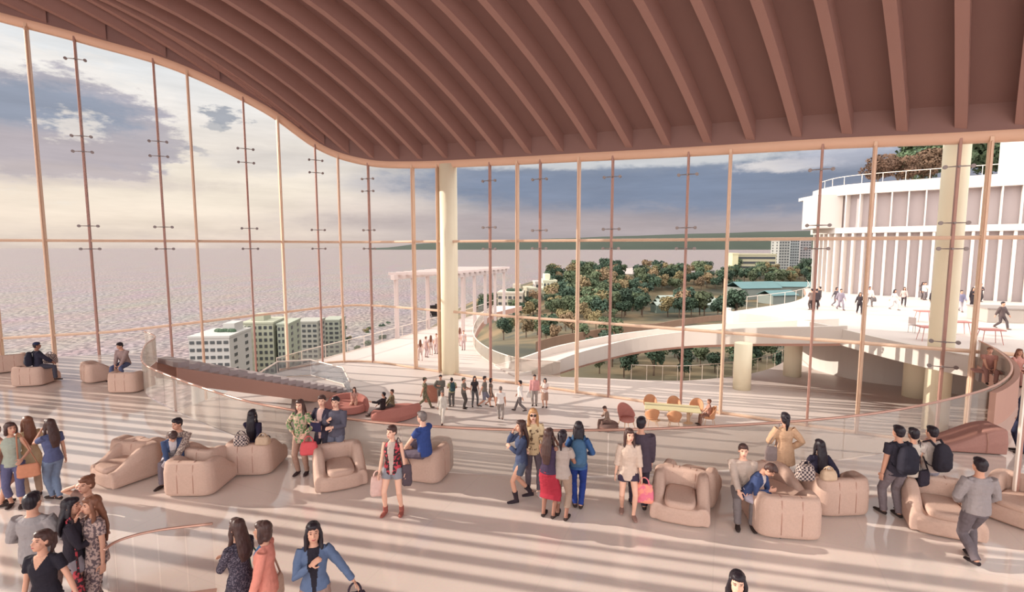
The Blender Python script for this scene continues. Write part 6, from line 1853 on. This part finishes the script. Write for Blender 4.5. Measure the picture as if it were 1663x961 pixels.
# ------------------------------------------------------------------ people on the plaza
PL = [
    (1317, 503, 10, 'm', 'man in a brown shirt nearest the mullion on the plaza, back to us', (130, 112, 106), (76, 66, 66), 'short', 'stand'),
    (1325, 503, -30, 'm', 'man in a dark suit second from the plaza corner', (74, 66, 70), (64, 58, 60), 'short', 'stand'),
    (1330, 498, 40, 'm', 'man in charcoal behind the dark suited man at the plaza corner', (84, 78, 80), (74, 68, 70), 'short', 'stand'),
    (1357, 498, 200, 'f', 'woman in a patterned dark top with a pale bag walking on the plaza', (96, 88, 94), (120, 112, 120), 'bob', 'walk'),
    (1364, 503, 180, 'm', 'man in a lilac grey coat walking beside the patterned top on the plaza', (150, 140, 152), (150, 140, 150), 'short', 'walk'),
    (1395, 510, 160, 'f', 'woman in black with curly hair and a white scarf nearest us on the plaza', (62, 56, 60), (52, 46, 50), 'curly', 'walk'),
    (1405, 497, 190, 'f', 'woman in a pale tee with a hat hand bag behind the woman in black', (226, 214, 208), (180, 166, 160), 'bob', 'stand'),
    (1411, 497, 170, 'm', 'man in a white shirt with a grey bag on the plaza', (232, 222, 216), (108, 98, 98), 'short', 'walk'),
    (1451, 503, 200, 'f', 'woman in a white and grey dress walking alone on the plaza', (222, 212, 206), (190, 182, 182), 'long', 'walk'),
    (1467, 497, 150, 'f', 'woman in a dark skirt leaning sideways near the fins', (190, 170, 164), (66, 58, 62), 'long', 'walk'),
    (1491, 482, 170, 'm', 'dark clad man at the far end of the plaza, first of a small group', (70, 62, 66), (70, 62, 66), 'short', 'stand'),
    (1497, 486, 190, 'f', 'dark haired woman in the small group at the far end of the plaza', (92, 82, 84), (84, 76, 78), 'long', 'stand'),
    (1501, 487, 180, 'm', 'man in a white top in the small group at the far end of the plaza', (226, 216, 210), (120, 110, 112), 'short', 'stand'),
    (1513, 503, 175, 'f', 'long haired woman in a dark coat beside the right hand column', (60, 52, 58), (60, 54, 58), 'long', 'stand'),
    (1559, 506, 170, 'm', 'man in a blue grey jacket walking past the column on the plaza', (122, 118, 140), (170, 160, 164), 'short', 'stride'),
    (1578, 499, 170, 'f', 'woman in a long black dress on the plaza', (56, 50, 54), (52, 46, 50), 'long', 'stand'),
    (1586, 489, 170, 'm', 'man in white standing behind the long black dress', (230, 220, 214), (196, 186, 180), 'short', 'stand'),
    (1591, 490, 190, 'm', 'man in a dark jacket next to the man in white near the low wall', (84, 76, 80), (80, 74, 76), 'short', 'stand'),
    (1625, 534, 200, 'm', 'person in dark patterned clothes in front of the low grey wall', (92, 80, 80), (86, 76, 78), 'short', 'walk'),
]
for px, py, rz, sx, lab, tcol, bcol, hr, lg in PL:
    p = at_z(px, py, 0)
    b = ('skirt', bcol, .8) if 'long black dress' in lab else ('trousers', bcol)
    J = person(p, rz, lab, 1.72 if sx == 'm' else 1.68, sx, hr, 'black', 'mid', (tcol, 'long', -.12), b, legs=lg, arms=('swingf', 'swingb') if lg in ('walk', 'stride') else ('fold', 'down'), q=3)
    if 'grey bag' in lab: bag_tote(J['hand0'], 0, .42, .34, .18, cloth((110, 104, 104)), 'grey bag carried by the man in the white shirt on the plaza', .10)
# slender tables on the plaza
M_tabr = mat('thin_red_table', (190, 124, 118), .5)
def thin_table(px, py, w, h, label):
    p = at_z(px, py, 0); root = empty('cafe_table', p, -.25); tag(root, label, 'table')
    mb = MB(); mb.box((0, 0, h), (w, .75, .05)); mb.build('table_top', M_tabr, root)
    for sx in (-1, 1):
        for sy in (-1, 1):
            mb = MB(); mb.tube([(sx * w * .34, sy * .2, h), (sx * w * .46, sy * .3, 0)], [.02, .014], n=5); mb.build('leg', M_tabr, root)
thin_table(1500, 523, 1.0, .75, 'thin rose table on the plaza, the one farther from the column foot')
thin_table(1508, 553, .95, .75, 'thin rose table on the plaza close to the column')
thin_table(1556, 543, 1.0, .75, 'thin rose table on the plaza right of the column')
thin_table(1606, 558, 1.0, .75, 'thin rose table next to the seated people')
p = at_z(1484, 540, 0); cc = empty('stool', p, .3); tag(cc, 'tiny dark chair standing alone on the plaza', 'chair')
mb = MB(); mb.box((0, 0, .45), (.42, .42, .04)); mb.build('seat', M_steel, cc)
mb = MB(); mb.box((-.2, 0, .72), (.03, .4, .4)); mb.build('backrest', M_steel, cc)
for sx in (-.18, .18):
    for sy in (-.18, .18):
        mb = MB(); mb.tube([(sx, sy, .45), (sx * 1.1, sy * 1.1, 0)], [.014, .012], n=5); mb.build('leg', M_steel, cc)

finish_soft()
